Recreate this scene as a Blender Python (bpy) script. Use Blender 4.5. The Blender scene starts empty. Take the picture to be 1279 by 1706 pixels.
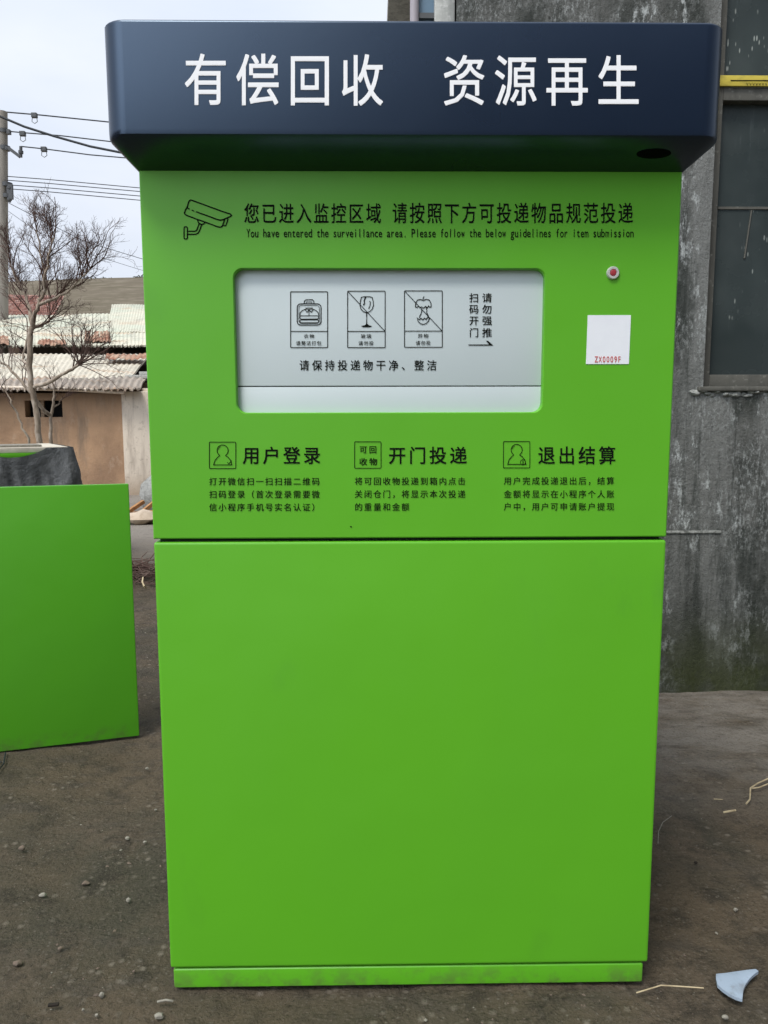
import bpy, bmesh, math, random
from mathutils import Vector, Matrix, noise
random.seed(7)
SC = bpy.context.scene
COL = SC.collection
R = math.radians

# ---------------------------------------------------------------- camera
F, CX, CY = 1281.0, 639.5, 853.0                      # photograph: 1279 x 1706
CAM = Vector((-.0899, -1.7739, 1.4266))
ROT = Matrix.Rotation(-.0149, 3, 'Z') @ Matrix.Rotation(-.124, 3, 'X') @ Matrix.Rotation(.0021, 3, 'Y')
cd = bpy.data.cameras.new('camera'); cam = bpy.data.objects.new('camera', cd); COL.objects.link(cam)
cd.sensor_fit = 'VERTICAL'; cd.sensor_height = 36; cd.lens = 36 * F / 1706
cd.clip_start = .05; cd.clip_end = 2000
cam.matrix_world = Matrix.Translation(CAM) @ (ROT @ Matrix(((1,0,0),(0,0,-1),(0,1,0)))).to_4x4()
SC.camera = cam

# ---------------------------------------------------------------- light
SUN_AZ, SUN_EL = 213.0, 60.0       # degrees clockwise from +Y: behind the camera, to its left
sd = bpy.data.lights.new('sun', 'SUN'); sun = bpy.data.objects.new('sun', sd); COL.objects.link(sun)
sd.energy = 2.6; sd.angle = R(18); sd.color = (1, .95, .87)
sdir = Vector((math.sin(R(SUN_AZ))*math.cos(R(SUN_EL)), math.cos(R(SUN_AZ))*math.cos(R(SUN_EL)), math.sin(R(SUN_EL))))
sun.rotation_euler = (-sdir).to_track_quat('-Z', 'Y').to_euler()
sun.location = (0, 0, 12)
W = bpy.data.worlds.new('World'); SC.world = W; W.use_nodes = True
nt = W.node_tree; nt.nodes.clear()
def wn(t, **k):
    n = nt.nodes.new(t)
    for a, v in k.items(): setattr(n, a, v)
    return n
def wl(a, b): nt.links.new(a, b)
def wmath(op, a, b=None):
    n = wn('ShaderNodeMath', operation=op)
    for i, v in enumerate((a, b)):
        if v is None: continue
        if isinstance(v, (int, float)): n.inputs[i].default_value = v
        else: wl(v, n.inputs[i])
    return n.outputs[0]
wo = wn('ShaderNodeOutputWorld'); bg = wn('ShaderNodeBackground'); wl(bg.outputs[0], wo.inputs[0])
bg.inputs[1].default_value = .1
sky = wn('ShaderNodeTexSky', sky_type='NISHITA', sun_disc=False)
sky.sun_elevation = R(SUN_EL); sky.sun_rotation = R(SUN_AZ); sky.air_density = 1.0; sky.dust_density = 2.0
tc = wn('ShaderNodeTexCoord')
sep = wn('ShaderNodeSeparateXYZ'); wl(tc.outputs['Generated'], sep.inputs[0])
# thin cloud sheet: brightest round the hidden sun and overhead, dull low down behind the camera's right
dot = wn('ShaderNodeVectorMath', operation='DOT_PRODUCT'); wl(tc.outputs['Generated'], dot.inputs[0])
glow = sdir; dot.inputs[1].default_value = glow
lobe = wmath('POWER', wmath('MAXIMUM', dot.outputs['Value'], 0.0), 6.0)
zen = wmath('MAXIMUM', sep.outputs['Z'], 0.0)
dot2 = wn('ShaderNodeVectorMath', operation='DOT_PRODUCT'); wl(tc.outputs['Generated'], dot2.inputs[0])
dot2.inputs[1].default_value = Vector((.42, -.90, .16)).normalized()
dull = wmath('POWER', wmath('MAXIMUM', dot2.outputs['Value'], 0.0), 1.3)
dot3 = wn('ShaderNodeVectorMath', operation='DOT_PRODUCT'); wl(tc.outputs['Generated'], dot3.inputs[0])
dot3.inputs[1].default_value = Vector((-.52, -.76, .42)).normalized()
gap = wmath('POWER', wmath('MAXIMUM', dot3.outputs['Value'], 0.0), 18.0)
nz = wn('ShaderNodeTexNoise'); nz.inputs['Scale'].default_value = 3.2; nz.inputs['Detail'].default_value = 5
mp = wn('ShaderNodeMapping'); mp.inputs['Scale'].default_value = (1, 1, 3.2); wl(tc.outputs['Generated'], mp.inputs[0]); wl(mp.outputs[0], nz.inputs[0])
base = wmath('ADD', wmath('MULTIPLY', zen, 4.2), 8.7)
base = wmath('MULTIPLY', base, wmath('SUBTRACT', 1.0, wmath('MULTIPLY', dull, .94)))
base = wmath('ADD', base, wmath('MULTIPLY', lobe, 11.0))
base = wmath('ADD', base, wmath('MULTIPLY', gap, 34.0))
base = wmath('MULTIPLY', base, wmath('ADD', .90, wmath('MULTIPLY', nz.outputs['Fac'], .24)))
tint = wn('ShaderNodeMix', data_type='RGBA'); wl(nz.outputs['Fac'], tint.inputs['Factor'])
tint.inputs['A'].default_value = (.84, .94, 1.11, 1); tint.inputs['B'].default_value = (.98, 1.0, 1.06, 1)
cl = wn('ShaderNodeVectorMath', operation='SCALE'); wl(tint.outputs['Result'], cl.inputs[0]); wl(base, cl.inputs['Scale'])
mx = wn('ShaderNodeMix', data_type='RGBA'); mx.inputs['Factor'].default_value = .88
wl(sky.outputs[0], mx.inputs['A']); wl(cl.outputs[0], mx.inputs['B']); wl(mx.outputs['Result'], bg.inputs[0])
SC.view_settings.view_transform = 'Standard'; SC.view_settings.look = 'None'
SC.view_settings.exposure = 0.0; SC.view_settings.gamma = 1.0

# ---------------------------------------------------------------- photograph pixel -> point in the place
def ray(px, py): return ROT @ Vector(((px-CX)/F, 1, -(py-CY)/F))
def on_y(px, py, Y):
    r = ray(px, py); return CAM + r * ((Y - CAM.y) / r.y)
def on_z(px, py, Z=0.0):
    r = ray(px, py); return CAM + r * ((Z - CAM.z) / r.z)
def on_plane(px, py, p, n):
    r = ray(px, py); return CAM + r * ((p - CAM).dot(n) / r.dot(n))

# ---------------------------------------------------------------- materials
class Mat:
    def __init__(s, name, col=(.5,.5,.5), rough=.6, spec=.5, metal=0.0):
        s.m = bpy.data.materials.new(name); s.m.use_nodes = True
        s.t = s.m.node_tree; s.b = s.t.nodes['Principled BSDF']
        s.b.inputs['Base Color'].default_value = (*col, 1)
        s.b.inputs['Roughness'].default_value = rough
        s.b.inputs['Specular IOR Level'].default_value = spec
        s.b.inputs['Metallic'].default_value = metal
        s.col = None; s.co = None
    def n(s, t, **k):
        n = s.t.nodes.new(t)
        for a, v in k.items(): setattr(n, a, v)
        return n
    def l(s, a, b): s.t.links.new(a, b)
    def coord(s):
        if s.co is None: s.co = s.n('ShaderNodeTexCoord').outputs['Object']
        return s.co
    def map(s, scale):
        m = s.n('ShaderNodeMapping'); m.inputs['Scale'].default_value = scale if hasattr(scale, '__len__') else (scale,)*3
        s.l(s.coord(), m.inputs[0]); return m.outputs[0]
    def noise(s, scale, detail=4, rough=.55, lo=0, hi=1, dist=0):
        n = s.n('ShaderNodeTexNoise'); n.inputs['Scale'].default_value = 1; n.inputs['Detail'].default_value = detail
        n.inputs['Roughness'].default_value = rough; n.inputs['Distortion'].default_value = dist
        s.l(s.map(scale), n.inputs[0]); return s.ramp(n.outputs['Fac'], lo, hi) if (lo, hi) != (0, 1) else n.outputs['Fac']
    def voro(s, scale, lo, hi, rnd=1.0):
        n = s.n('ShaderNodeTexVoronoi'); n.inputs['Scale'].default_value = 1; n.inputs['Randomness'].default_value = rnd
        s.l(s.map(scale), n.inputs[0]); return s.ramp(n.outputs['Distance'], lo, hi)
    def ramp(s, v, lo, hi):
        m = s.n('ShaderNodeMapRange'); m.inputs[1].default_value = lo; m.inputs[2].default_value = hi
        s.l(v, m.inputs[0]); return m.outputs[0]
    def mul(s, a, b):
        m = s.n('ShaderNodeMath', operation='MULTIPLY')
        for i, v in enumerate((a, b)):
            if isinstance(v, (int, float)): m.inputs[i].default_value = v
            else: s.l(v, m.inputs[i])
        return m.outputs[0]
    def zband(s, lo, hi, axis='Z'):
        sp = s.n('ShaderNodeSeparateXYZ'); s.l(s.coord(), sp.inputs[0]); return s.ramp(sp.outputs[axis], lo, hi)
    def over(s, fac, col, amt=1.0):           # lay a second colour over what is there
        m = s.n('ShaderNodeMix', data_type='RGBA')
        if s.col is None: m.inputs['A'].default_value = s.b.inputs['Base Color'].default_value
        else: s.l(s.col, m.inputs['A'])
        m.inputs['B'].default_value = (*col, 1)
        s.l(s.mul(fac, amt) if amt != 1.0 else fac, m.inputs['Factor'])
        s.col = m.outputs['Result']; s.l(s.col, s.b.inputs['Base Color']); return s
    def bump(s, fac, strength=.3, dist=.01):
        b = s.n('ShaderNodeBump'); b.inputs['Strength'].default_value = strength; b.inputs['Distance'].default_value = dist
        s.l(fac, b.inputs['Height'])
        old = s.b.inputs['Normal'].links
        if old: s.l(old[0].from_socket, b.inputs['Normal'])
        s.l(b.outputs[0], s.b.inputs['Normal']); return s
    def rough(s, fac, lo, hi):
        m = s.n('ShaderNodeMapRange'); m.inputs[3].default_value = lo; m.inputs[4].default_value = hi
        s.l(fac, m.inputs[0]); s.l(m.outputs[0], s.b.inputs['Roughness']); return s

def green_paint(name, col):
    g = Mat(name, col, .42, .5)
    g.over(g.noise(1.3, 3, .5, .35, .75), tuple(c*.88 for c in col), .7)
    g.over(g.noise((5, 5, 2.5), 5, .6, .64, .80), (col[0]*.8, col[1]*.72, col[2]*1.3), .35)     # rubbed, dusty smudges
    g.over(g.voro(23, .035, .02), (.06, .09, .03), .25)
    g.over(g.mul(g.zband(.07, .0), g.noise(16, 5, .7, .46, .62)), (.10, .085, .05), .55)                 # dried soil splash at the foot
    g.over(g.mul(g.noise((2.2, 2.2, 2.6), 3, .5, .62, .72), g.noise((14, 14, 5), 5, .7, .45, .6)), (col[0]*.7, col[1]*.66, col[2]*2), .35)
    g.rough(g.noise(2.2, 4, .6, .3, .7), .36, .50)
    g.bump(g.noise(120, 2), .03, .002); g.bump(g.noise(1.9, 3), .22, .02)
    return g.m
M = {}
M['green'] = green_paint('green_paint', (.108, .425, .015))
M['green_shaded'] = green_paint('green_paint_shaded', (.080, .345, .013))  # machine green darkened: the turned-away door's shade is in the colour
x = Mat('navy_paint', (.005, .010, .024), .28, .9); x.b.inputs['Specular Tint'].default_value = (.55, .75, 1.0, 1)
x.rough(x.noise(3, 4, .6, .3, .7), .25, .32).bump(x.noise(90, 2), .03, .002).bump(x.noise(1.5, 2), .12, .02); M['navy'] = x.m
x = Mat('hatch_grey_paint', (.56, .635, .64), .45, .4); x.over(x.noise(2.5, 4, .6, .4, .75), (.51, .59, .595), .6).bump(x.noise(100, 2), .03, .002); M['hatch'] = x.m
M['gap'] = Mat('dark_gap', (.012, .02, .010), .8).m
x = Mat('black_vinyl', (.004, .006, .004), .8, .08); M['black'] = x.m
x = Mat('white_vinyl', (.92, .93, .94), .5, .3); M['white'] = x.m
M['steel'] = Mat('button_steel', (.60, .60, .57), .30, .6, .25).m
M['red'] = Mat('red_plastic', (.34, .035, .045), .5, .3).m
M['red_ink'] = Mat('red_ink', (.55, .06, .05), .6).m
x = Mat('sticker_paper', (.80, .83, .86), .45); x.over(x.noise(30, 3, .5, .4, .8), (.72, .75, .79), .5); M['sticker'] = x.m
M['dome'] = Mat('dark_dome', (.002, .003, .003), .8, .05).m

# stained concrete of the building
x = Mat('stained_concrete', (.125, .128, .12), .9, .2)
x.over(x.noise((2.2, 2.2, 1.6), 8, .68, .44, .57), (.036, .042, .037), .93)          # dark damp blotches
x.over(x.noise((1.9, 1.9, .30), 6, .62, .51, .60), (.22, .225, .215), .75)           # paler render bands
x.over(x.noise((8, 8, .9), 8, .72, .50, .62), (.036, .042, .037), .75)               # run marks
x.over(x.noise((15, 15, 9), 9, .8, .53, .63), (.25, .26, .25), .6)
x.over(x.mul(x.noise((12, 12, 5), 9, .82, .53, .59), x.noise((2.3, 2.3, 2.6), 4, .55, .49, .57)), (.50, .53, .52), .9)   # white salts
x.over(x.mul(x.noise((55, 55, 26), 8, .8, .50, .60), x.noise((3.1, 3.1, 2.6), 3, .5, .45, .56)), (.38, .40, .39), .75)
wob = x.noise((3, 3, 1.2), 4, .6, .30, .70)
x.over(x.mul(x.mul(x.zband(1.62, 1.72, 'X'), x.zband(1.86, 1.78, 'X')), x.mul(x.zband(1.22, 1.05), wob)), (.026, .031, .026), .95)
x.over(x.mul(x.zband(1.80, 1.86, 'X'), x.mul(x.zband(1.22, 1.10), x.mul(x.zband(.22, .5), wob))), (.23, .235, .225), .6)
x.over(x.mul(x.zband(.75, .15), x.noise((2.6, 2.6, 1.5), 5, .6, .36, .56)), (.030, .034, .026), .7)
x.over(x.noise((28, 28, 1.2), 5, .65, .58, .70), (.024, .028, .024), .6)
x.over(x.mul(x.zband(.45, .05), x.noise((2.0, 2, 2), 6, .65, .38, .55)), (.045, .055, .018), .85)   # moss at the foot
x.over(x.noise((90, 90, 70), 6, .8, .54, .64), (.03, .033, .03), .55)
x.over(x.voro((13, 13, 11), .10, .05), (.02, .022, .02), .6)                          # pock marks
x.bump(x.noise(45, 8, .78), .8, .012).bump(x.noise((7, 7, 4), 6, .7), .7, .03); M['concrete'] = x.m
x = Mat('pale_render', (.52, .53, .50), .9, .2)
x.over(x.noise((16, 16, .7), 5, .6, .45, .7), (.24, .25, .24), .8).over(x.noise(40, 4, .6, .55, .7), (.7, .7, .68), .5).bump(x.noise(30, 5), .4, .01); M['render'] = x.m
x = Mat('window_frame_paint', (.10, .098, .085), .7, .3); x.over(x.noise((12, 12, 3), 5, .65, .5, .7), (.05, .05, .045), .8).over(x.noise(40, 3, .6, .6, .7), (.25, .25, .22), .5).bump(x.noise(50, 4), .3, .004); M['winframe'] = x.m
x = Mat('dirty_dark_glass', (.030, .040, .040), .16, .5)
x.over(x.noise((2, 2, 1.2), 4, .55, .4, .75), (.072, .088, .086), .9)
x.over(x.noise((30, 30, 2.2), 4, .7, .62, .76), (.13, .15, .15), .5)
x.over(x.mul(x.voro((46, 46, 13), .20, .12), x.noise(5, 2, .5, .50, .60)), (.40, .43, .40), .75).over(x.noise((1.2, 1.2, 2.6), 3, .5, .50, .62), (.036, .046, .046), .7)
x.rough(x.noise(3, 4, .6, .35, .7), .12, .45); M['glass'] = x.m
x = Mat('blue_glass', (.10, .17, .24), .2, .5); x.over(x.noise((3, 3, 1), 3, .5, .4, .7), (.17, .25, .33), .8); M['blueglass'] = x.m
x = Mat('yellow_strip', (.52, .42, .06), .6, .3); x.over(x.noise((18, 18, 60), 4, .6, .5, .7), (.30, .25, .05), .7); M['yellow'] = x.m
x = Mat('lichen_plaster', (.34, .35, .33), .95, .2); x.over(x.noise(18, 5, .7, .45, .65), (.09, .095, .085), .9).bump(x.noise(45, 5), .8, .015); M['mortar'] = x.m
M['pipe'] = Mat('grey_pipe', (.36, .33, .36), .5, .4).m

# ground
x = Mat('bare_soil', (.106, .083, .056), .95, .15)
x.over(x.noise(1.1, 5, .6, .44, .60), (.062, .057, .041), .92)
x.over(x.noise(2.3, 6, .65, .52, .66), (.125, .096, .068), .75)
x.over(x.noise((9, 9, 9), 7, .75, .50, .64), (.036, .032, .024), .7)
x.over(x.mul(x.mul(x.zband(.75, 1.45, 'Y'), x.zband(.2, .7, 'X')), x.noise((2.5, 5, 2), 6, .65, .30, .55)), (.21, .192, .165), .9)    # worn concrete by the wall
x.over(x.mul(x.zband(.75, 1.3, 'Y'), x.noise((5, 13, 5), 6, .7, .54, .64)), (.07, .06, .05), .6)
x.over(x.mul(x.voro((26, 26, 26), .30, .12), x.noise(3.1, 3, .6, .46, .62)), (.23, .20, .16), .65)      # pressed-in stones
x.over(x.mul(x.voro((60, 60, 60), .26, .10), x.noise(7, 3, .6, .45, .60)), (.21, .19, .155), .55)
x.over(x.noise(140, 3, .7, .54, .72), (.17, .145, .115), .6)
x.over(x.noise(85, 4, .75, .54, .68), (.018, .016, .012), .6)
x.over(x.zband(5.2, 7.6, 'Y'), (.27, .245, .215), .85)                                    # dry pale dirt towards the sheds
x.over(x.noise((3, 9, 3), 5, .6, .55, .66), (.075, .066, .055), .35)
x.bump(x.noise(70, 6, .75), .9, .014).bump(x.noise(9, 5, .65), .7, .04).bump(x.voro(26, .34, .05), .3, .01); M['soil'] = x.m
x = Mat('hill_grass', (.135, .115, .085), .95, .1); x.over(x.noise((.15, .15, 1.5), 5, .6, .42, .62), (.115, .10, .07), .9).over(x.noise((.5, .5, 6), 4, .6, .5, .65), (.23, .20, .155), .6); M['hill'] = x.m
x = Mat('far_bush_leaves', (.035, .045, .022), .9, .1); M['bush'] = x.m

# sheds
def roof_mat(name, c1, c2, rust):
    x = Mat(name, c1, .85, .2)
    x.over(x.noise((.8, .8, .8), 5, .6, .4, .65), c2, .85)
    x.over(x.noise((2.5, .7, .7), 6, .7, .55, .7), (.24, .22, .19), .55)
    x.over(x.noise((.5, 1.2, 1.2), 6, .7, .55, .64), (.36, .20, .10), rust).over(x.noise((1.6, 6, 6), 6, .7, .55, .68), (.16, .14, .12), .5)
    x.over(x.noise(5, 5, .7, .60, .72), (.10, .095, .085), .5)
    x.bump(x.noise(9, 5, .6), .3, .02); return x.m
M['roof_pale'] = roof_mat('fibre_cement_sheet', (.56, .52, .43), (.40, .38, .31), .55)
M['roof_green'] = roof_mat('weathered_pale_green_sheet', (.47, .49, .40), (.58, .53, .43), .6)
M['roof_warm'] = roof_mat('mossy_pinkish_sheet', (.36, .31, .26), (.17, .15, .125), .5)
x = Mat('rusty_sheet', (.27, .13, .085), .9, .2); x.over(x.noise(2.5, 5, .65, .4, .65), (.44, .33, .24), .9).over(x.noise(8, 4, .6, .55, .7), (.12, .06, .04), .7); M['rust'] = x.m
x = Mat('red_clay_tiles', (.42, .22, .18), .9, .2); x.over(x.noise(2.2, 5, .7, .44, .62), (.20, .10, .085), .85).over(x.noise((6, 3, 3), 4, .6, .50, .62), (.52, .40, .35), .75); M['tiles'] = x.m
x = Mat('mud_plaster', (.44, .285, .175), .95, .15)
x.over(x.noise((1.1, 1.1, .9), 5, .6, .42, .64), (.28, .18, .115), .9).over(x.noise((4, 4, 2), 5, .7, .55, .68), (.50, .38, .28), .5)
x.over(x.zband(1.45, 1.95), (.17, .13, .095), .75).over(x.noise((3, 3, .5), 5, .65, .52, .66), (.22, .165, .12), .7).over(x.noise(20, 5, .7, .58, .7), (.2, .15, .11), .5).bump(x.noise(14, 6, .7), .5, .03); M['mud'] = x.m  # top band darkened: shade under the eave painted into the plaster
x = Mat('whitewashed_plaster', (.66, .58, .48), .95, .15)
x.over(x.noise((6, 6, 1.0), 5, .65, .50, .68), (.40, .34, .28), .8).over(x.noise(12, 5, .7, .56, .68), (.30, .25, .20), .5).over(x.zband(.42, .02), (.33, .24, .16), .7).bump(x.noise(16, 6, .7), .4, .02); M['whitewash'] = x.m
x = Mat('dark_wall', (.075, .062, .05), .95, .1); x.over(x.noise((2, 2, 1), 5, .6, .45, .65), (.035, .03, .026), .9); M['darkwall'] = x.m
M['void'] = Mat('unlit_inside', (.008, .008, .008), .9, .1).m
x = Mat('old_timber', (.30, .22, .15), .85, .2); x.over(x.noise((3, 30, 30), 4, .6, .45, .65), (.17, .12, .08), .85); M['timber'] = x.m
x = Mat('orange_scrap_wood', (.46, .24, .10), .8, .2); x.over(x.noise((8, 20, 20), 4, .6, .45, .65), (.26, .13, .06), .85); M['scrap'] = x.m
x = Mat('pale_bark', (.34, .28, .22), .9, .15); x.over(x.noise((6, 6, 2.2), 5, .65, .46, .62), (.13, .10, .075), .85).over(x.noise((9, 9, 3), 4, .6, .55, .66), (.52, .46, .39), .7).bump(x.noise((25, 25, 8), 5), .6, .01); M['bark'] = x.m
x = Mat('twig_bark', (.100, .062, .052), .9, .1); x.over(x.noise(4, 3, .6, .45, .65), (.15, .11, .09), .8); M['twig'] = x.m
x = Mat('pole_concrete', (.29, .27, .24), .9, .2); x.over(x.noise((6, 6, .8), 5, .6, .45, .65), (.20, .185, .165), .8); M['pole'] = x.m
M['metal_dark'] = Mat('dark_galvanised', (.09, .095, .10), .6, .4, .3).m
M['wire'] = Mat('wire_sheath', (.020, .026, .034), .6, .3).m
x = Mat('grey_tarpaulin', (.20, .21, .215), .55, .4); x.over(x.noise((2.2, 2.2, 1.1), 5, .6, .42, .66), (.06, .066, .07), .85).over(x.noise(7, 5, .65, .56, .70), (.24, .25, .25), .75).bump(x.noise(7, 6, .65), .8, .04); M['tarp'] = x.m  # lighter streaks paint in highlights on the folds
x = Mat('weathered_board', (.60, .56, .46), .85, .2); x.over(x.noise((3, 12, 12), 4, .6, .45, .65), (.44, .40, .33), .8); M['board'] = x.m
x = Mat('white_chip', (.30, .37, .45), .35, .4); x.over(x.noise(18, 4, .6, .42, .66), (.24, .30, .37), .8).over(x.noise(70, 3, .6, .6, .7), (.25, .3, .35), .5).over(x.noise(9, 5, .7, .50, .66), (.17, .16, .14), .55); M['chip'] = x.m
x = Mat('dry_straw', (.46, .38, .24), .8, .2); x.over(x.noise(40, 3, .6, .45, .65), (.28, .22, .13), .7); M['straw'] = x.m
x = Mat('pale_stone', (.25, .235, .195), .85, .2); x.over(x.noise(50, 4, .6, .45, .65), (.16, .15, .125), .8).bump(x.noise(120, 4), .5, .003); M['stone_pale'] = x.m
x = Mat('brown_stone', (.15, .115, .09), .9, .2); x.over(x.noise(50, 4, .6, .45, .65), (.085, .07, .055), .8).bump(x.noise(120, 4), .5, .003); M['stone_brown'] = x.m
x = Mat('dark_bark_chip', (.022, .018, .014), .9, .2); M['stone_dark'] = x.m
x = Mat('rubble_concrete', (.42, .42, .39), .95, .2); x.over(x.noise(14, 5, .7, .45, .65), (.22, .22, .20), .8).bump(x.noise(25, 5), .7, .02); M['rubble'] = x.m

# ---------------------------------------------------------------- builders
def tag(o, label=None, cat=None, group=None, kind=None):
    for k, v in (('label', label), ('category', cat), ('group', group), ('kind', kind)):
        if v: o[k] = v
    return o
WORLD = {}
def thing(name, loc, label, cat, group=None):
    o = bpy.data.objects.new(name, None); COL.objects.link(o); o.location = loc; o.empty_display_size = .1
    WORLD[o.name] = Vector(loc); return tag(o, label, cat, group)
def obj(name, bm, mat, parent=None, loc=None, smooth=None):
    org = Vector(loc) if loc is not None else (WORLD[parent.name] if parent else Vector((0, 0, 0)))
    me = bpy.data.meshes.new(name)
    bmesh.ops.translate(bm, verts=bm.verts, vec=-org)
    bm.to_mesh(me); bm.free()
    for m in (mat if isinstance(mat, (list, tuple)) else [mat]): me.materials.append(M[m])
    o = bpy.data.objects.new(name, me); COL.objects.link(o)
    if smooth is not None:
        for p in me.polygons: p.use_smooth = True
        me.set_sharp_from_angle(angle=R(smooth))
    if parent:
        o.parent = parent; o.location = org - WORLD[parent.name]
    else: o.location = org
    WORLD[o.name] = org
    return o
def B(): return bmesh.new()
def box(bm, a, b, bev=0, seg=2):
    t = bmesh.new()
    bmesh.ops.create_cube(t, size=1)
    for v in t.verts: v.co = Vector([(a[i]+b[i])/2 + v.co[i]*(b[i]-a[i]) for i in range(3)])
    if bev: bmesh.ops.bevel(t, geom=t.edges[:], offset=bev, segments=seg, profile=.6, affect='EDGES')
    join(bm, t); return bm
def join(bm, t):
    me = bpy.data.meshes.new('tmp'); t.to_mesh(me); t.free(); bm.from_mesh(me); bpy.data.meshes.remove(me)
def tube(bm, pts, rad, n=6, cap=True):
    pts = [Vector(p) for p in pts]
    if not hasattr(rad, '__len__'): rad = [rad]*len(pts)
    rings = []; prev = None
    for i, p in enumerate(pts):
        d = (pts[min(i+1, len(pts)-1)] - pts[max(i-1, 0)])
        if d.length < 1e-9: d = Vector((0, 0, 1))
        d.normalize()
        u = prev - d*prev.dot(d) if prev is not None else d.orthogonal()
        if u.length < 1e-6: u = d.orthogonal()
        u.normalize(); prev = u; w = d.cross(u)
        rings.append([bm.verts.new(p + (u*math.cos(2*math.pi*k/n) + w*math.sin(2*math.pi*k/n))*rad[i]) for k in range(n)])
    for a, b in zip(rings, rings[1:]):
        for k in range(n): bm.faces.new((a[k], a[(k+1) % n], b[(k+1) % n], b[k]))
    if cap:
        bm.faces.new(rings[0][::-1]); bm.faces.new(rings[-1])
    return bm
def loft(bm, rings, caps=(True, True)):
    vs = [[bm.verts.new(p) for p in r] for r in rings]; n = len(vs[0])
    for a, b in zip(vs, vs[1:]):
        for k in range(n): bm.faces.new((a[k], a[(k+1) % n], b[(k+1) % n], b[k]))
    if caps[0]: bm.faces.new(vs[0][::-1])
    if caps[1]: bm.faces.new(vs[-1])
    return bm
def rrect(x0, x1, y0, y1, r, n=6):
    out = []
    for cx, cy, a in ((x1-r, y0+r, -90), (x1-r, y1-r, 0), (x0+r, y1-r, 90), (x0+r, y0+r, 180)):
        for k in range(n+1):
            t = R(a + 90*k/n); out.append((cx + r*math.cos(t), cy + r*math.sin(t)))
    return out
def rock(bm, c, size, seed, flat=.6):
    t = bmesh.new(); bmesh.ops.create_icosphere(t, subdivisions=2, radius=1)
    rnd = Vector((seed*3.1, seed*1.7, seed*.9))
    for v in t.verts:
        k = 1 + .45*noise.noise(v.co*1.3 + rnd) + .12*noise.noise(v.co*3 + rnd)
        v.co = Vector((v.co.x*size[0]*k, v.co.y*size[1]*k, v.co.z*size[2]*k)) + Vector(c)
    join(bm, t); return bm

# flat marks: ribbons and glyphs given in photograph pixels and laid onto a real plane Y = const
THK = .0004
def ribbon(bm, pts, w, pl, closed=False):
    P = [Vector(p) for p in pts]
    n = len(P); L = []; Rr = []
    for i in range(n):
        a = P[(i-1) % n] if (closed or i > 0) else None; c = P[(i+1) % n] if (closed or i < n-1) else None
        d1 = (P[i]-a).normalized() if a is not None else None; d2 = (c-P[i]).normalized() if c is not None else None
        if d1 is None: d1 = d2
        if d2 is None: d2 = d1
        n1 = Vector((-d1.y, d1.x)); n2 = Vector((-d2.y, d2.x)); m = n1+n2
        if m.length < 1e-3: m = n1
        m.normalize(); k = min(2.0, 1/max(.3, m.dot(n1)))
        L.append(P[i]+m*k*w/2); Rr.append(P[i]-m*k*w/2)
    lv = [bm.verts.new(pl(*p)) for p in L]; rv = [bm.verts.new(pl(*p)) for p in Rr]
    for i in range(n if closed else n-1):
        j = (i+1) % n; bm.faces.new((lv[i], lv[j], rv[j], rv[i]))
def fillpoly(bm, pts, pl): bm.faces.new([bm.verts.new(pl(*p)) for p in pts])
def circ(cx, cy, rx, ry=None, a0=0, a1=360, n=28):
    ry = rx if ry is None else ry
    m = n if a1-a0 >= 360 else n+1
    return [(cx+rx*math.cos(R(a0+(a1-a0)*k/n)), cy+ry*math.sin(R(a0+(a1-a0)*k/n))) for k in range(m)]
def rr_px(x0, y0, x1, y1, r, n=3): return rrect(x0, x1, y0, y1, r, n)
GLY = {}
def glyph(ch, off):
    if (ch, off) not in GLY:
        cu = bpy.data.curves.new('g', 'FONT'); cu.body = ch; cu.size = 1; cu.offset = off; cu.resolution_u = 3
        o = bpy.data.objects.new('g', cu); COL.objects.link(o)
        dg = bpy.context.evaluated_depsgraph_get()
        me = bpy.data.meshes.new_from_object(o.evaluated_get(dg))
        GLY[ch, off] = ([(v.co.x, v.co.y) for v in me.vertices], [tuple(p.vertices) for p in me.polygons])
        bpy.data.objects.remove(o); bpy.data.curves.remove(cu); bpy.data.meshes.remove(me)
    return GLY[ch, off]
def put(bm, ch, off, fx, fy, pl):
    vs, fs = glyph(ch, 0.0)                       # heavier strokes: the glyph laid down a few times, each a hair proud of the last
    for k, (dx, dy) in enumerate(((0, 0),) if not off else ((-off, -off), (off, -off), (-off, off), (off, off))):
        bv = [bm.verts.new(pl(fx(x+dx), fy(y+dy)) - Vector((0, .00007*k, 0))) for x, y in vs]
        for f in fs: bm.faces.new([bv[i] for i in f])
def cjk(bm, s, x0, y0, x1, y1, r, pl, off=0.0, dy=0.0):
    """one row of square glyphs whose ink fills x0..x1, y0..y1; r = glyph width / pitch; dy = fall of the row to its right end"""
    n = len(s); p = (x1-x0)/((n-1) + .91*r); w = p*r; h = (y1-y0)/.915
    for i, ch in enumerate(s):
        if ch == ' ': continue
        xs = x0 - .05*w + i*p; k = dy*i/max(1, n-1)
        put(bm, ch, off, lambda x: xs + x*w, lambda y: y1 + k - (y+.075)*h, pl)
def mono(bm, s, x0, y0, x1, y1, pl, off=0.0):
    """a row of Latin letters, each squeezed into an equal narrow cell"""
    p = (x1-x0)/len(s); h = (y1-y0)/.70
    for i, ch in enumerate(s):
        if ch == ' ': continue
        vs, fs = glyph(ch, 0.0); a = min(v[0] for v in vs); b = max(v[0] for v in vs)
        sc = min(h*.70, p*.84/(b-a)); c = x0 + (i+.5)*p
        put(bm, ch, off, lambda x: c + (x-(a+b)/2)*sc, lambda y: y1 - y*h, pl)
def plane_y(Y): return lambda px, py: on_y(px, py, Y)

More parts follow.
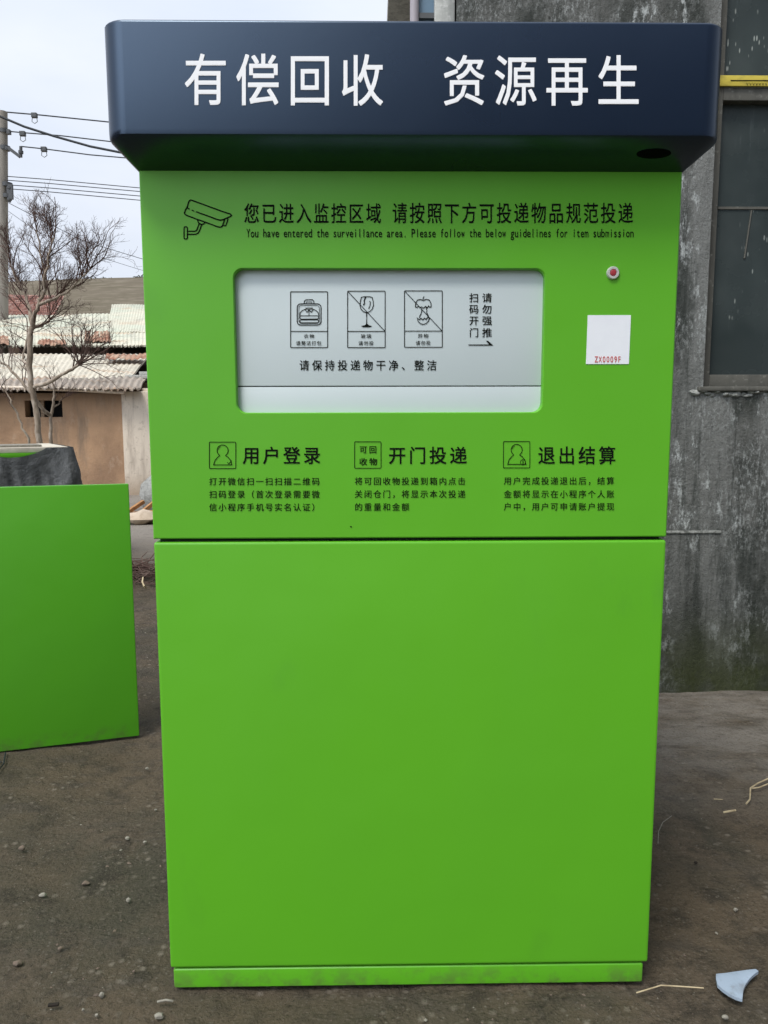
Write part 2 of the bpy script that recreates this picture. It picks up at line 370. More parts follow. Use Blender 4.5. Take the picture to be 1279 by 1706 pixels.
# ---------------------------------------------------------------- setting: ground, hill
def axis(segs):
    out = []
    for a, b, s in segs:
        n = max(1, round((b-a)/s)); out += [a + (b-a)*i/n for i in range(n)]
    return out + [segs[-1][1]]
xs = axis([(-400, -40, 60), (-40, -8, 2), (-8, -2.6, .3), (-2.6, 2.6, .045), (2.6, 8, .3), (8, 60, 4), (60, 400, 60)])
ys = axis([(-60, -6, 4), (-6, -1.4, .25), (-1.4, 3, .045), (3, 9, .12), (9, 20, .5), (20, 60, 4), (60, 400, 40)])
bm = B()
grid = []
for y in ys:
    row = []
    for x_ in xs:
        q = Vector((x_, y, 0))
        z = -.012 + .010*noise.noise(q*2.1) + .007*noise.noise(q*7) + .004*noise.noise(q*19)
        row.append(bm.verts.new((x_, y, min(z, -.0005) if abs(x_) < 30 else -.01)))
    grid.append(row)
for a, b in zip(grid, grid[1:]):
    for i in range(len(xs)-1): bm.faces.new((a[i], a[i+1], b[i+1], b[i]))
tag(obj('ground', bm, 'soil', smooth=180), kind='structure')
# hill far behind the sheds
bm = B(); g = []
for j in range(15):
    row = []
    for i in range(70):
        x_ = -70 + i*1.6; y = 58 + j*3.0
        t = j/14
        z = -.5 + 17.9*min(1, (t*1.25))**.7 + 1.0*noise.noise(Vector((x_*.03, y*.05, 2))) + .35*math.sin(t*34)*(1-t)*.6
        row.append(bm.verts.new((x_, y, z)))
    g.append(row)
for a, b in zip(g, g[1:]):
    for i in range(69): bm.faces.new((a[i], a[i+1], b[i+1], b[i]))
tag(obj('hill', bm, 'hill', smooth=180), kind='structure')
bm = B()
rb = random.Random(3)
for i in range(420):                     # low scrub along the crest
    x_ = -62 + i*.17 + rb.uniform(-.15, .15); y = 93 + rb.uniform(-.6, .6)
    z = 16.9 + 1.0*noise.noise(Vector((x_*.03, 93*.05, 2))); hgt = .30 + .45*max(0, noise.noise(Vector((x_*.35, 4, 1))))
    for k in range(10):
        c = Vector((x_ + rb.gauss(0, .22), y + rb.gauss(0, .3), z + rb.uniform(0, 2*hgt)))
        u = Vector((rb.gauss(0, 1), rb.gauss(0, 1), rb.gauss(0, 1))).normalized()*.17; w = u.orthogonal()
        bm.faces.new([bm.verts.new(c+d) for d in (u, w, -u*.6)])
tag(obj('crest_scrub', bm, 'bush'), 'dark scrub along the top of the far brown hill', 'scrub', kind='stuff')

# ---------------------------------------------------------------- the recycling machine
BW, BD, BH = .6, .74, 1.962
SEAM, PL = 1.140, .0555
ma = thing('recycling_machine', (0, 0, 0), 'tall bright green recycling machine with dark navy header, standing in the middle of the yard', 'recycling machine')
bm = B(); box(bm, (-BW+.006, .004, 0), (BW-.010, BD-.01, PL-.0035), .006, 3); obj('plinth', bm, 'green', ma, smooth=30)
bm = B(); box(bm, (-BW+.012, .022, PL-.0035), (BW-.012, BD-.02, PL+.003)); obj('seam_gap', bm, 'gap', ma)
bm = B(); box(bm, (-BW+.010, .022, SEAM-.004), (BW-.010, BD-.02, SEAM+.004)); obj('seam_gap', bm, 'gap', ma)
bm = B(); box(bm, (-BW, .022, PL+.003), (BW, BD, SEAM-.004), .003); obj('lower_body', bm, 'green', ma, smooth=30)
bm = B(); box(bm, (-BW, 0, PL+.003), (BW, .0215, SEAM-.004), .007, 4); obj('lower_door', bm, 'green', ma, smooth=30)
# upper body: shell behind the front panel, with a real recess for the hatch
h0 = on_y(387, 446, 0); h1 = on_y(904, 688, 0); HX0, HX1, HZ0, HZ1 = h0.x, h1.x, h1.z, h0.z
bm = B()
Z0, Z1 = SEAM+.004, BH+.03
box(bm, (-BW, .0265, Z0), (HX0-.03, BD, Z1), .0)
box(bm, (HX1+.03, .0265, Z0), (BW, BD, Z1), .0)
box(bm, (HX0-.03, .0265, Z0), (HX1+.03, BD, HZ0-.03))
box(bm, (HX0-.03, .0265, HZ1+.03), (HX1+.03, BD, Z1))
box(bm, (HX0-.03, .12, HZ0-.03), (HX1+.03, BD, HZ1+.03))
obj('upper_body', bm, 'green', ma)
bm = B()
inner = rrect(HX0, HX1, HZ0, HZ1, .022, 8)
def ringloop(pts, y): return [bm.verts.new((p[0], y, p[1])) for p in pts]
out = [(BW-.003, Z0+.003), (BW-.003, Z1), (-BW+.003, Z1), (-BW+.003, Z0+.003)]
oi = ringloop(out, 0); outer_b = [(BW, Z0), (BW, Z1+.0), (-BW, Z1+.0), (-BW, Z0)]
ob = ringloop(outer_b, .003); ob2 = ringloop(outer_b, .026)
ii = ringloop(inner, 0.0)
e = [bm.edges.new((a[k], a[(k+1) % len(a)])) for a in (oi, ii) for k in range(len(a))]
bmesh.ops.triangle_fill(bm, use_beauty=True, edges=e, normal=(0, -1, 0))
for a, b in ((oi, ob), (ob, ob2)):
    for k in range(4): bm.faces.new((a[k], a[(k+1) % 4], b[(k+1) % 4], b[k]))
cxh, czh = (HX0+HX1)/2, (HZ0+HZ1)/2
r1 = ringloop([(p[0]+(.002 if p[0] < cxh else -.002), p[1]+(.002 if p[1] < czh else -.002)) for p in inner], .003)
r2 = ringloop([(p[0]+(.002 if p[0] < cxh else -.002), p[1]+(.002 if p[1] < czh else -.002)) for p in inner], .026)
for a, b in ((ii, r1), (r1, r2)):
    for k in range(len(a)): bm.faces.new((a[k], a[(k+1) % len(a)], b[(k+1) % len(a)], b[k]))
bmesh.ops.recalc_face_normals(bm, faces=bm.faces)
front = obj('front_panel', bm, 'green', ma, smooth=20)
HY = .019
zs = on_y(640, 643.5, HY).z
bm = B(); box(bm, (HX0-.018, HY, zs+.0012), (HX1+.02, HY+.02, HZ1+.02), .0015); hatch = obj('hatch_door', bm, 'hatch', ma, smooth=30)
bm = B(); box(bm, (HX0-.02, HY+.0005, HZ0-.02), (HX1+.02, HY+.02, zs-.0012), .0015); obj('hatch_apron', bm, 'hatch', ma, smooth=30)
bm = B(); box(bm, (HX0-.02, HY+.021, HZ0-.02), (HX1+.02, HY+.03, HZ1+.02)); obj('hatch_backing', bm, 'gap', ma)

# header canopy
OV, OS = .105, .042
zc = on_y(640, 223.5, -OV).z; zt = on_y(690, 33.0, -OV).z
rings = []
def lvl(ox, of, r, z): rings.append([Vector((p[0], p[1], z)) for p in rrect(-BW-ox*.97, BW+ox*1.08, -of, BD+of*.6, r, 7)])
lvl(.001, .0012, .004, BH); lvl(OS*.90, OV*.90, .038, zc-.006); lvl(OS*.985, OV*.985, .048, zc); lvl(OS, OV, .050, zc+.010)
lvl(OS, OV, .050, zt-.007)
for k in range(1, 6):
    a = R(90*k/5); lvl(OS-.007*(1-math.cos(a)), OV-.007*(1-math.cos(a)), .048, zt-.007+.007*math.sin(a))
bm = loft(B(), rings); can = obj('header', bm, 'navy', ma, smooth=38)
# dark dome let into the sloping underside, at the right
p0, p1 = Vector((0, 0, BH)), Vector((0, -OV*.92, zc-.006)); sl = (p1-p0).normalized(); nn = Vector((1, 0, 0)).cross(sl).normalized()
if nn.y > 0: nn = -nn
cD = on_plane(1089, 256, p0, nn)
bm = B(); rg = []
for rr, hh in ((.037, -.001), (.037, .0005), (.033, .0008), (.024, .0007), (.010, .0005)):
    rg.append([cD + Vector((1, 0, 0))*rr*math.cos(t) + sl*rr*.42*math.sin(t) + nn*hh for t in [2*math.pi*k/32 for k in range(32)]])
obj('camera_port', loft(bm, rg), 'dome', can, smooth=40)
pl = plane_y(-OV-.0012)
bm = B(); cjk(bm, '有偿回收', 309, 90, 637, 174, .86, pl, .007, 1); obj('header_lettering', bm, 'white', can)
bm = B(); cjk(bm, '资源再生', 740, 92, 1064, 174.5, .86, pl, .007, .5); obj('header_lettering', bm, 'white', can)

# writing and pictograms on the green panel
pl = plane_y(-.0012)
bm = B()
cjk(bm, '您已进入监控区域', 407, 339, 634, 371.5, .90, pl, .006)
cjk(bm, '请按照下方可投递物品规范投递', 654, 338, 1054, 371.5, .90, pl, .006)
mono(bm, 'You have entered the surveillance area. Please follow the below guidelines for item submission', 410, 381, 1056, 395, pl, .004)
obj('surveillance_notice', bm, 'black', front)
bm = B()
def z7(pts): return [(300 + x_*100/1279, 330 + y*75/959) for x_, y in pts]
ribbon(bm, z7([(150,190),(165,120),(190,60),(220,40),(260,50),(600,175),(900,285),(1070,340),(1090,365),(1070,390),(1000,420),(920,455),(850,470),(800,460),(560,370),(335,290)]), 2.1, pl)
ribbon(bm, z7([(150,190),(110,250),(88,310),(100,345),(140,370),(400,465),(640,550),(800,610),(850,620),(885,605),(905,575),(930,500),(950,440)]), 2.1, pl)
ribbon(bm, z7([(135,185),(160,215),(200,235)]), 1.9, pl); ribbon(bm, z7([(245,255),(293,275)]), 1.9, pl)
ribbon(bm, z7([(905,580),(965,590),(1000,500),(1015,445),(985,420)]), 1.9, pl)
ribbon(bm, z7([(370,465),(380,510),(410,545),(450,560),(500,550),(525,510)]), 1.9, pl)
ribbon(bm, z7([(400,545),(370,630),(345,690),(310,705),(160,705)]), 1.9, pl)
ribbon(bm, z7([(455,565),(430,640),(400,710),(370,750),(320,770),(160,770)]), 1.9, pl)
ribbon(bm, z7(rrect(80, 150, 610, 870, 25, 3)), 1.9, pl, True)
obj('surveillance_pictogram', bm, 'black', front)
def person_icon(bm, x_, y, check):
    ribbon(bm, rr_px(x_, y, x_+44, y+44, 1.5), 1.15, pl, True)
    ribbon(bm, circ(x_+22, y+14, 9.2, 9.2, 125, 415), 1.25, pl)
    ribbon(bm, [(x_+17.5, y+22), (x_+14, y+25), (x_+9.5, y+30), (x_+7, y+38), (x_+37.5, y+38), (x_+35.5, y+30.5), (x_+31, y+25), (x_+26.5, y+22)], 1.25, pl)
    ribbon(bm, circ(x_+22, y+14, 7.3, 7.3, 190, 245, 8), .8, pl)
    if check: ribbon(bm, [(x_+30, y+33.5), (x_+32.3, y+36.5), (x_+37, y+30.5)], 1.1, pl)
    else:
        ribbon(bm, circ(x_+32.5, y+34.5, 4.3, n=18), .9, pl, True); mono(bm, '$', x_+30, y+31.7, x_+35, y+37, pl)
def step(name, icon, title, tx, ty, rows, x0, x1, ys_, lens):
    bm = B(); icon(bm)
    cjk(bm, title, tx[0], ty[0], tx[1], ty[1], .875, pl, .010)
    full = max(lens); p = (x1-x0)/(full-1+.91*.875)
    for s, yy in zip(rows, ys_):
        w = p*.875; h = 12.6/.915
        for i, ch in enumerate(s):
            a = x0 - .05*w + i*p
            put(bm, ch, .006, lambda x: a + x*w, lambda y: yy + 6.3 - (y+.075)*h, pl)
    obj(name, bm, 'black', front)
step('sign_in_instructions', lambda b: person_icon(b, 348.5, 736.5, True), '用户登录', (405, 533), (744.5, 772.5),
     ('打开微信扫一扫扫描二维码', '扫码登录（首次登录需要微', '信小程序手机号实名认证）'), 348.5, 532, (802, 823.5, 845), (12, 12, 12))
def ic2(b):
    ribbon(b, rr_px(590.5, 736, 634.5, 780, 1.5), 1.15, pl, True)
    cjk(b, '可回', 599, 743, 627, 755, .83, pl, .012); cjk(b, '收物', 598.5, 763, 628, 775, .83, pl, .012)
step('drop_off_instructions', ic2, '开门投递', (648, 777), (744.5, 772.5),
     ('将可回收物投递到箱内点击', '关闭仓门，将显示本次投递', '的重量和金额'), 591, 775, (801.5, 823, 844.5), (12, 12, 6))
step('sign_out_instructions', lambda b: person_icon(b, 838.5, 735.5, False), '退出结算', (897, 1025), (744, 773),
     ('用户完成投递退出后，结算', '金额将显示在小程序个人账', '户中，用户可申请账户提现'), 839.5, 1023, (801, 823, 844), (12, 12, 12))
bm = B(); fillpoly(bm, circ(584.5, 877.5, 1.4, n=10), pl); obj('paint_chip', bm, 'black', front)
# hatch signs
pl = plane_y(HY-.0012)
def frame(bm, x0, y0, x1, ym, y1, slash):
    ribbon(bm, rr_px(x0, y0, x1, y1, 1.2), 1.3, pl, True); ribbon(bm, [(x0, ym), (x1, ym)], 1.3, pl)
    if slash: ribbon(bm, [(x0+1, y0+1), (x1-.5, ym-.5)], 1.1, pl)
def q8(pts): return [(470 + x_*360/1279, 470 + y*170/604) for x_, y in pts]
bm = B(); frame(bm, 483.8, 486, 545.5, 552, 579, False)
ribbon(bm, q8(rrect(88, 229, 128, 254, 22, 4)), 1.5, pl, True)
ribbon(bm, q8([(129,128),(131,112),(140,104),(178,104),(186,112),(188,128)]), 1.4, pl); ribbon(bm, q8([(142,128),(144,117),(174,117),(176,128)]), 1.0, pl)
ribbon(bm, q8(rrect(98, 219, 138, 244, 16, 3)), .8, pl, True)
ribbon(bm, q8([(104,198),(106,180),(118,168),(140,158),(158,162),(178,158),(200,168),(212,180),(215,198)]), 1.2, pl)
ribbon(bm, q8(rrect(104, 215, 199, 218, 8, 3)), 1.2, pl, True); ribbon(bm, q8(rrect(104, 215, 222, 240, 8, 3)), 1.2, pl, True)
ribbon(bm, q8([(134,160),(146,178),(158,164),(172,178),(184,160)]), 1.2, pl); ribbon(bm, q8([(138,153),(180,153)]), 1.2, pl); ribbon(bm, q8([(158,166),(158,198)]), 1.1, pl)
cjk(bm, '衣物', 506, 556.5, 523, 563.5, .88, pl, .004); cjk(bm, '请整洁打包', 493, 568, 535, 575.3, .90, pl, .004)
obj('clothes_sign', bm, 'black', hatch)
bm = B(); frame(bm, 578.8, 485, 641.3, 552, 579, True)
ribbon(bm, q8([(468,90),(462,115),(460,140),(466,160),(480,174),(499,180),(518,174),(532,160),(539,140),(538,115),(532,90),(515,86),(485,86)]), 1.3, pl, True)
ribbon(bm, q8([(492,92),(484,108),(487,122),(480,138)]), 1.8, pl); ribbon(bm, q8([(515,112),(521,118),(519,140),(510,158)]), 1.2, pl); ribbon(bm, q8([(486,90),(496,92)]), 1.8, pl)
fillpoly(bm, q8([(495,180),(503,180),(501,215),(503,250),(496,250),(498,215)]), pl)
fillpoly(bm, q8([(466,260),(490,254),(497,246),(503,246),(510,254),(532,260),(520,266),(478,266)]), pl)
cjk(bm, '玻璃', 601, 556.5, 618, 563.5, .88, pl, .004); cjk(bm, '请勿投', 597, 568, 622, 575.3, .90, pl, .004)
obj('glass_sign', bm, 'black', hatch)
bm = B(); frame(bm, 673.6, 484.5, 736.5, 551.5, 578.5, True)
ribbon(bm, q8([(788,146),(790,122),(800,106),(818,102),(834,108),(852,101),(870,106),(880,124),(881,146),(872,148),(866,140),(858,152),(848,143),(836,154),(824,146),(814,150),(806,142),(797,150)]), 1.4, pl, True)
ribbon(bm, q8([(834,104),(833,94),(840,84)]), 1.3, pl)
ribbon(bm, q8([(820,150),(826,170),(822,185),(814,200),(812,212)]), 1.3, pl); ribbon(bm, q8([(850,148),(856,165),(854,180),(864,198),(868,208)]), 1.3, pl)
ribbon(bm, q8([(798,212),(804,232),(818,246),(834,250),(850,246),(864,232),(871,212),(860,206),(852,222),(842,212),(832,224),(822,214),(812,222)]), 1.4, pl, True)
cjk(bm, '异物', 696, 556, 713.5, 563, .88, pl, .004); cjk(bm, '请勿投', 692.5, 567.5, 717, 575, .90, pl, .004)
obj('foreign_matter_sign', bm, 'black', hatch)
bm = B(); cjk(bm, '请保持投递物干净、整洁', 499, 600, 727, 617, .80, pl, .008); obj('keep_clean_notice', bm, 'black', hatch)
bm = B()
for c, a in zip('扫码开门', (488.5, 507.5, 526.5, 546.5)): cjk(bm, c, 782, a, 797, a+15, 1, pl, .010)
for c, a in zip('请勿强推', (488.5, 507.5, 526.5, 546.5)): cjk(bm, c, 803.5, a, 819, a+15, 1, pl, .010)
fillpoly(bm, q8([(1102,369),(1226,369),(1205,347),(1218,347),(1249,375),(1102,375)]), pl)
obj('scan_to_open_notice', bm, 'black', hatch)
# push button: bezel ring, red lens
def disc(bm, c, prof, n=32):
    return loft(bm, [[c + Vector((r_*math.cos(t), -d, r_*math.sin(t))) for t in [2*math.pi*k/n for k in range(n)]] for r_, d in prof])
cB = on_y(1020.5, 455, 0)
bm = disc(B(), cB, ((.0145, 0), (.0145, .003), (.0125, .006), (.0085, .006), (.0078, .0050), (.0072, .0040))); bt = obj('push_button', bm, 'steel', ma, smooth=35)
bm = disc(B(), cB, ((.0071, .003), (.0070, .0052), (.0058, .0060), (.004, .0064), (.001, .0065))); obj('button_lens', bm, 'red', bt, smooth=60)
# sticker, its printed number, and no code
bm = B()
q = [on_y(*p, -.0012) for p in ((979, 525), (1051, 525), (1047.5, 606.5), (976, 606.5))]
vs = [bm.verts.new(p) for p in q] + [bm.verts.new(p + Vector((0, .0009, 0))) for p in q]
bm.faces.new(vs[:4])
for k in range(4): bm.faces.new((vs[k], vs[(k+1) % 4], vs[4+(k+1) % 4], vs[4+k]))
st = obj('number_sticker', bm, 'sticker', ma)
pl = plane_y(-.0020)
bm = B(); mono(bm, 'ZX0009F', 990, 593.5, 1035, 603.5, pl, .006); obj('sticker_number', bm, 'red_ink', st)

# ---------------------------------------------------------------- green door standing at the left
a = on_z(232, 1226); b = on_z(0, 1253)
d = (a-b); d.z = 0; d.normalize(); nrm = Vector((d.y, -d.x, 0))           # outward, towards the camera
if nrm.y > 0: nrm = -nrm
dr = thing('steel_door', a + (b-a)*.5, 'plain green steel door panel standing on the soil left of the machine', 'door panel')
def opanel(bm, s0, s1, t0, t1, z0, z1, bev):
    t = bmesh.new(); bmesh.ops.create_cube(t, size=1)
    for v in t.verts: v.co = Vector(((s0+s1)/2+v.co.x*(s1-s0), (t0+t1)/2+v.co.y*(t1-t0), (z0+z1)/2+v.co.z*(z1-z0)))
    if bev: bmesh.ops.bevel(t, geom=t.edges[:], offset=bev, segments=2, profile=.6, affect='EDGES')
    for v in t.verts:
        s, tt, z = v.co; v.co = a + d*s - nrm*tt + Vector((0, 0, z))
    join(bm, t)
bm = B(); opanel(bm, -1.17, 0, 0, .022, 0, 1.139, .006); obj('door_skin', bm, 'green_shaded', dr, smooth=30)
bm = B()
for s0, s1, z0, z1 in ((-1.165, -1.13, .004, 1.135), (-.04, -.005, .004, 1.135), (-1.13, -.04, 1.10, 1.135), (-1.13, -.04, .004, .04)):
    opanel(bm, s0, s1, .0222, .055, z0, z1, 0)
obj('door_return', bm, 'green_shaded', dr)

# ---------------------------------------------------------------- concrete building on the right
WY = 2.09
bl = thing('concrete_building', (3.0, WY, 0), 'grey stained concrete building with a dark window, behind the machine at right', 'building')
wx0 = on_y(760, 10, WY).x; fx0 = on_y(1188, 300, WY).x; sz = on_y(1230, 644, WY).z
WX1, WZ1, FX1, FZ1 = 9.0, 6.2, 4.3, 4.5
bm = B()
box(bm, (wx0, WY, -.1), (fx0, WY+.3, WZ1)); box(bm, (FX1, WY, -.1), (WX1, WY+.3, WZ1))
box(bm, (fx0, WY, -.1), (FX1, WY+.3, sz-.02)); box(bm, (fx0, WY, FZ1), (FX1, WY+.3, WZ1))
obj('wall', bm, 'concrete', bl)
bm = B(); box(bm, (.42, WY+.3, -.1), (WX1, WY+9, WZ1-.002)); obj('rear_block', bm, 'concrete', bl)
bm = B(); box(bm, (wx0-.2, WY-.08, WZ1), (WX1+.2, WY+9.2, WZ1+.16), .01); obj('roof_slab', bm, 'render', bl)
# pale corner strip, narrow side light and pipe at the left end
cx0 = on_y(724, 10, WY).x; gx0 = on_y(697, 10, WY).x; px0 = on_y(683, 10, WY).x
bm = B(); box(bm, (cx0, WY-.012, -.1), (wx0-.008, WY+.3, WZ1), .006); obj('corner_strip', bm, 'render', bl)
bm = B(); box(bm, (gx0, WY+.05, -.1), (cx0, WY+.07, WZ1)); sg = obj('side_light', bm, 'blueglass', bl)
bm = B(); zb = on_y(710, 20, WY).z
box(bm, (gx0, WY+.03, zb-.012), (cx0, WY+.049, zb+.012)); obj('glazing_bar', bm, 'metal_dark', sg)
bm = B(); tube(bm, [(px0+.022, WY+.03, -.05), (px0+.022, WY+.03, WZ1)], .021, 14); obj('drainpipe', bm, 'pipe', bl, smooth=40)
# the ledge and grooves in the render
bm = B(); l0 = on_y(1100, 886, WY); l1 = on_y(1201, 886, WY)
box(bm, (l0.x-.05, WY-.006, l0.z-.008), (l1.x, WY+.02, l0.z+.005), .003)
obj('cement_ledge', bm, 'mortar', bl)
bm = B(); rq = random.Random(5)
for k in range(60):
    t = k/59; c = Vector((fx0-.04 + t*1.3, WY+.01, sz-.035 + rq.uniform(-.008, .012)))
    rock(bm, c, (rq.uniform(.015, .04), rq.uniform(.012, .03), rq.uniform(.006, .016)), k)
obj('broken_sill', bm, 'mortar', bl, smooth=60)
bm = B(); box(bm, (fx0-.03, WY-.02, sz-.022), (FX1+.02, WY+.12, sz), .006); obj('window_sill', bm, 'winframe', bl, smooth=30)
# window
z_t0, z_t1 = on_y(1230, 170, WY+.08).z, on_y(1230, 150, WY+.08).z
bm = B()
box(bm, (fx0, WY+.06, sz), (fx0+.055, WY+.14, FZ1), .004); box(bm, (fx0+.055, WY+.06, sz), (FX1, WY+.14, sz+.062), .004)
box(bm, (fx0+.055, WY+.06, z_t0), (FX1, WY+.14, z_t1+.005), .004); box(bm, (2.9, WY+.065, sz+.062), (2.97, WY+.14, z_t0), .004)
wf = obj('window', bm, 'winframe', bl, smooth=30)
bm = B(); box(bm, (fx0+.055, WY+.11, sz+.062), (2.9, WY+.118, z_t0)); box(bm, (2.97, WY+.11, sz+.062), (FX1, WY+.118, z_t0)); box(bm, (fx0+.055, WY+.11, z_t1+.005), (FX1, WY+.118, FZ1)); obj('pane', bm, 'glass', wf)
bm = B(); zg = on_y(1240, 346, WY+.1).z
box(bm, (fx0+.075, WY+.104, zg-.006), (2.88, WY+.1095, zg+.006)); v0 = on_y(1253, 350, WY+.1); v1 = on_y(1241, 430, WY+.1)
tube(bm, [(v0.x, WY+.107, v0.z), (v1.x, WY+.107, v1.z)], .004, 6); obj('inner_bar', bm, 'winframe', wf)
bm = B(); y0, y1 = on_y(1240, 144, WY+.05), on_y(1240, 126, WY+.05)
box(bm, (fx0+.012, WY+.045, y0.z), (FX1-.4, WY+.0595, y1.z), .003); ys_ = obj('yellow_strip', bm, 'yellow', bl, smooth=30)
pl = plane_y(WY+.0435); bm = B()
ribbon(bm, [(1217, 134), (1400, 134.5)], 1.6, pl); rq = random.Random(11)
for k in range(7):
    x_ = 1243 + k*5.2; ribbon(bm, [(x_, 137.5), (x_+2, 142), (x_+3.2, 138)], .8, pl)
obj('faded_marks', bm, 'black', ys_)

# ---------------------------------------------------------------- sheds on the left
def corr(bm, A, Bp, C, D_, nu, nv, waves, amp, thick=.012, sag=0, jag=0):
    """corrugated sheet: A-B along the eave, D-C along the ridge"""
    top = []; bot = []
    n = (Bp-A).cross(D_-A).normalized()
    if n.z < 0: n = -n
    rg = random.Random(int(abs(A.x*100)))
    jj = [rg.uniform(-jag, jag) for _ in range(nu+1)]
    for j in range(nv+1):
        v = j/nv; r1 = []; r2 = []
        for i in range(nu+1):
            u = i/nu
            p = A.lerp(Bp, u).lerp(D_.lerp(C, u), v)
            if j == 0: p = p + (A-D_).normalized()*jj[i]
            h = amp*math.sin(u*waves*2*math.pi) + .05*noise.noise(Vector((u*6, v*3, A.x))) - sag*math.sin(math.pi*u)
            r1.append(bm.verts.new(p+n*h)); r2.append(bm.verts.new(p+n*(h-thick)))
        top.append(r1); bot.append(r2)
    for g_, fl in ((top, 1), (bot, 0)):
        for a_, b_ in zip(g_, g_[1:]):
            for i in range(nu): bm.faces.new((a_[i], a_[i+1], b_[i+1], b_[i]) if fl else (a_[i], b_[i], b_[i+1], a_[i+1]))
    for j in (0, nv):
        for i in range(nu): bm.faces.new((top[j][i], bot[j][i], bot[j][i+1], top[j][i+1]))
    for i in (0, nu):
        for j in range(nv): bm.faces.new((top[j][i], top[j+1][i], bot[j+1][i], bot[j][i]))
    return bm
SY = 12.5
s1 = thing('plaster_shed', (-6.5, SY, 0), 'low brown plastered shed with whitewashed corner post and small black window, behind the tree', 'shed')
X0 = on_y(-260, 700, SY).x; Xp = on_y(204.5, 700, SY).x; Xe = on_y(256, 700, SY).x
zw = on_y(120, 655, SY).z; w0 = on_y(42, 695, SY); w1 = on_y(103, 667, SY)
bm = B()
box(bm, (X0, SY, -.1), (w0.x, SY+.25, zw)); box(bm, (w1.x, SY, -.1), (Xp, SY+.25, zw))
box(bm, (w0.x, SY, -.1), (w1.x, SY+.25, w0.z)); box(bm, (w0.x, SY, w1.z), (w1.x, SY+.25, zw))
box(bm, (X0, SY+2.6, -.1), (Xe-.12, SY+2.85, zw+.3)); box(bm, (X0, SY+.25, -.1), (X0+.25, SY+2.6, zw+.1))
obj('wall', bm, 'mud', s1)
bm = B(); box(bm, (Xp, SY-.05, -.1), (Xe, SY+.35, zw+.03), .02); box(bm, (Xe-.3, SY+.35, -.1), (Xe-.05, SY+2.6, zw+.1)); obj('corner_post', bm, 'whitewash', s1, smooth=30)
bm = B(); xm = (w0.x*.6+w1.x*.4)
box(bm, (w0.x, SY+.23, w0.z), (w1.x, SY+.26, w1.z)); wn_ = obj('window', bm, 'void', s1)
bm = B(); box(bm, (xm-.03, SY+.10, w0.z), (xm+.03, SY+.16, w1.z)); obj('window_post', bm, 'timber', wn_)
bm = B(); e0 = on_y(-260, 651, SY-.22); e1 = on_y(206, 651, SY-.22); e1b = on_y(206, 656, SY-.22)
tube(bm, [e0, on_y(0, 645.5, SY-.22), on_y(120, 649, SY-.22), on_y(206, 653.5, SY-.22)], .035, 8); obj('eave_pole', bm, 'whitewash', s1, smooth=50)
A = on_y(-260, 642, SY-.35); Bp = on_y(232, 648, SY-.35); D_ = on_y(-260, 628, SY+2.9); C = on_y(243, 630, SY+2.9)
bm = corr(B(), A, Bp, C, D_, 260, 8, 44, .024, .03, 0, .10); obj('roof', bm, 'roof_warm', s1, smooth=60)

s2 = thing('fibre_roof_shed', (-8, 16, 0), 'shed with wide pale grey fibre sheet roof, just behind the plastered shed', 'shed')
A = on_y(-300, 622, 15.6); Bp = on_y(216, 629, 15.6); D_ = on_y(-300, 583, 19.4); C = on_y(250, 590, 19.4)
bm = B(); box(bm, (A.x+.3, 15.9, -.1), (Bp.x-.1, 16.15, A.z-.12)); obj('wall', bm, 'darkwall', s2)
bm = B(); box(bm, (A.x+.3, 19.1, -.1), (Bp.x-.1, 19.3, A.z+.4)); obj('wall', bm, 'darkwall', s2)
bm = corr(B(), A, Bp, C, D_, 300, 10, 62, .014, .05, .05, .06); r2_ = obj('roof', bm, 'roof_pale', s2, smooth=60)
def rust(px0, py0, px1, py1, A, D_, par, up=.05):
    n = (Vector((1, 0, 0))).cross(D_-A).normalized()
    if n.z < 0: n = -n
    pa = A + n*up
    c = [on_plane(px0, py1, pa, n), on_plane(px1, py1, pa, n), on_plane(px1-2, py0, pa, n), on_plane(px0+2, py0, pa, n)]
    bm = corr(B(), c[0], c[1], c[2], c[3], 24, 4, 8, .02, .01, 0, .06); obj('rusty_sheet', bm, 'rust', par, smooth=60)
rust(175, 590, 250, 597, A, D_, r2_)
bm = B(); v = on_y(229, 625, 15.4); 
for k in range(3): box(bm, (v.x-.25+k*.22, 15.3+k*.3, v.z-.08+k*.09), (v.x+.4, 16.3+k*.2, v.z+.0+k*.09), .02)
obj('verge_slabs', bm, 'rubble', s2)

s3 = thing('green_roof_shed', (-10, 21, 0), 'shed with pale green patched roof and rusty sheets, third row back', 'shed')
A = on_y(-120, 575, 20.6); Bp = on_y(420, 574, 20.6); D_ = on_y(-120, 526, 26); C = on_y(420, 520, 26)
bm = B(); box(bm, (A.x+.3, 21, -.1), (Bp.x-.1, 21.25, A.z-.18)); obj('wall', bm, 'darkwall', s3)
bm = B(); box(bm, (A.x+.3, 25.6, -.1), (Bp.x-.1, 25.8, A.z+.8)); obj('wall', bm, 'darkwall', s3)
bm = corr(B(), A, Bp, C, D_, 400, 10, 84, .014, .05, 0, .10); r3_ = obj('roof', bm, 'roof_green', s3, smooth=60)
rust(140, 552, 184, 568, A, D_, r3_, .06); rust(62, 566, 110, 574, A, D_, r3_, .06); rust(-70, 560, 15, 573, A, D_, r3_, .06)
A = on_y(176, 553, 22.4); Bp = on_y(410, 555, 22.4); D_ = on_y(186, 508, 27.5); C = on_y(418, 505, 27.5)
bm = corr(B(), A, Bp, C, D_, 240, 8, 52, .010, .06, 0, .03); obj('raised_roof', bm, 'roof_green', s3, smooth=60)
bm = B(); box(bm, (A.x+.2, 22.8, -.1), (Bp.x-.2, 27.2, A.z-.12)); obj('raised_wall', bm, 'darkwall', s3)

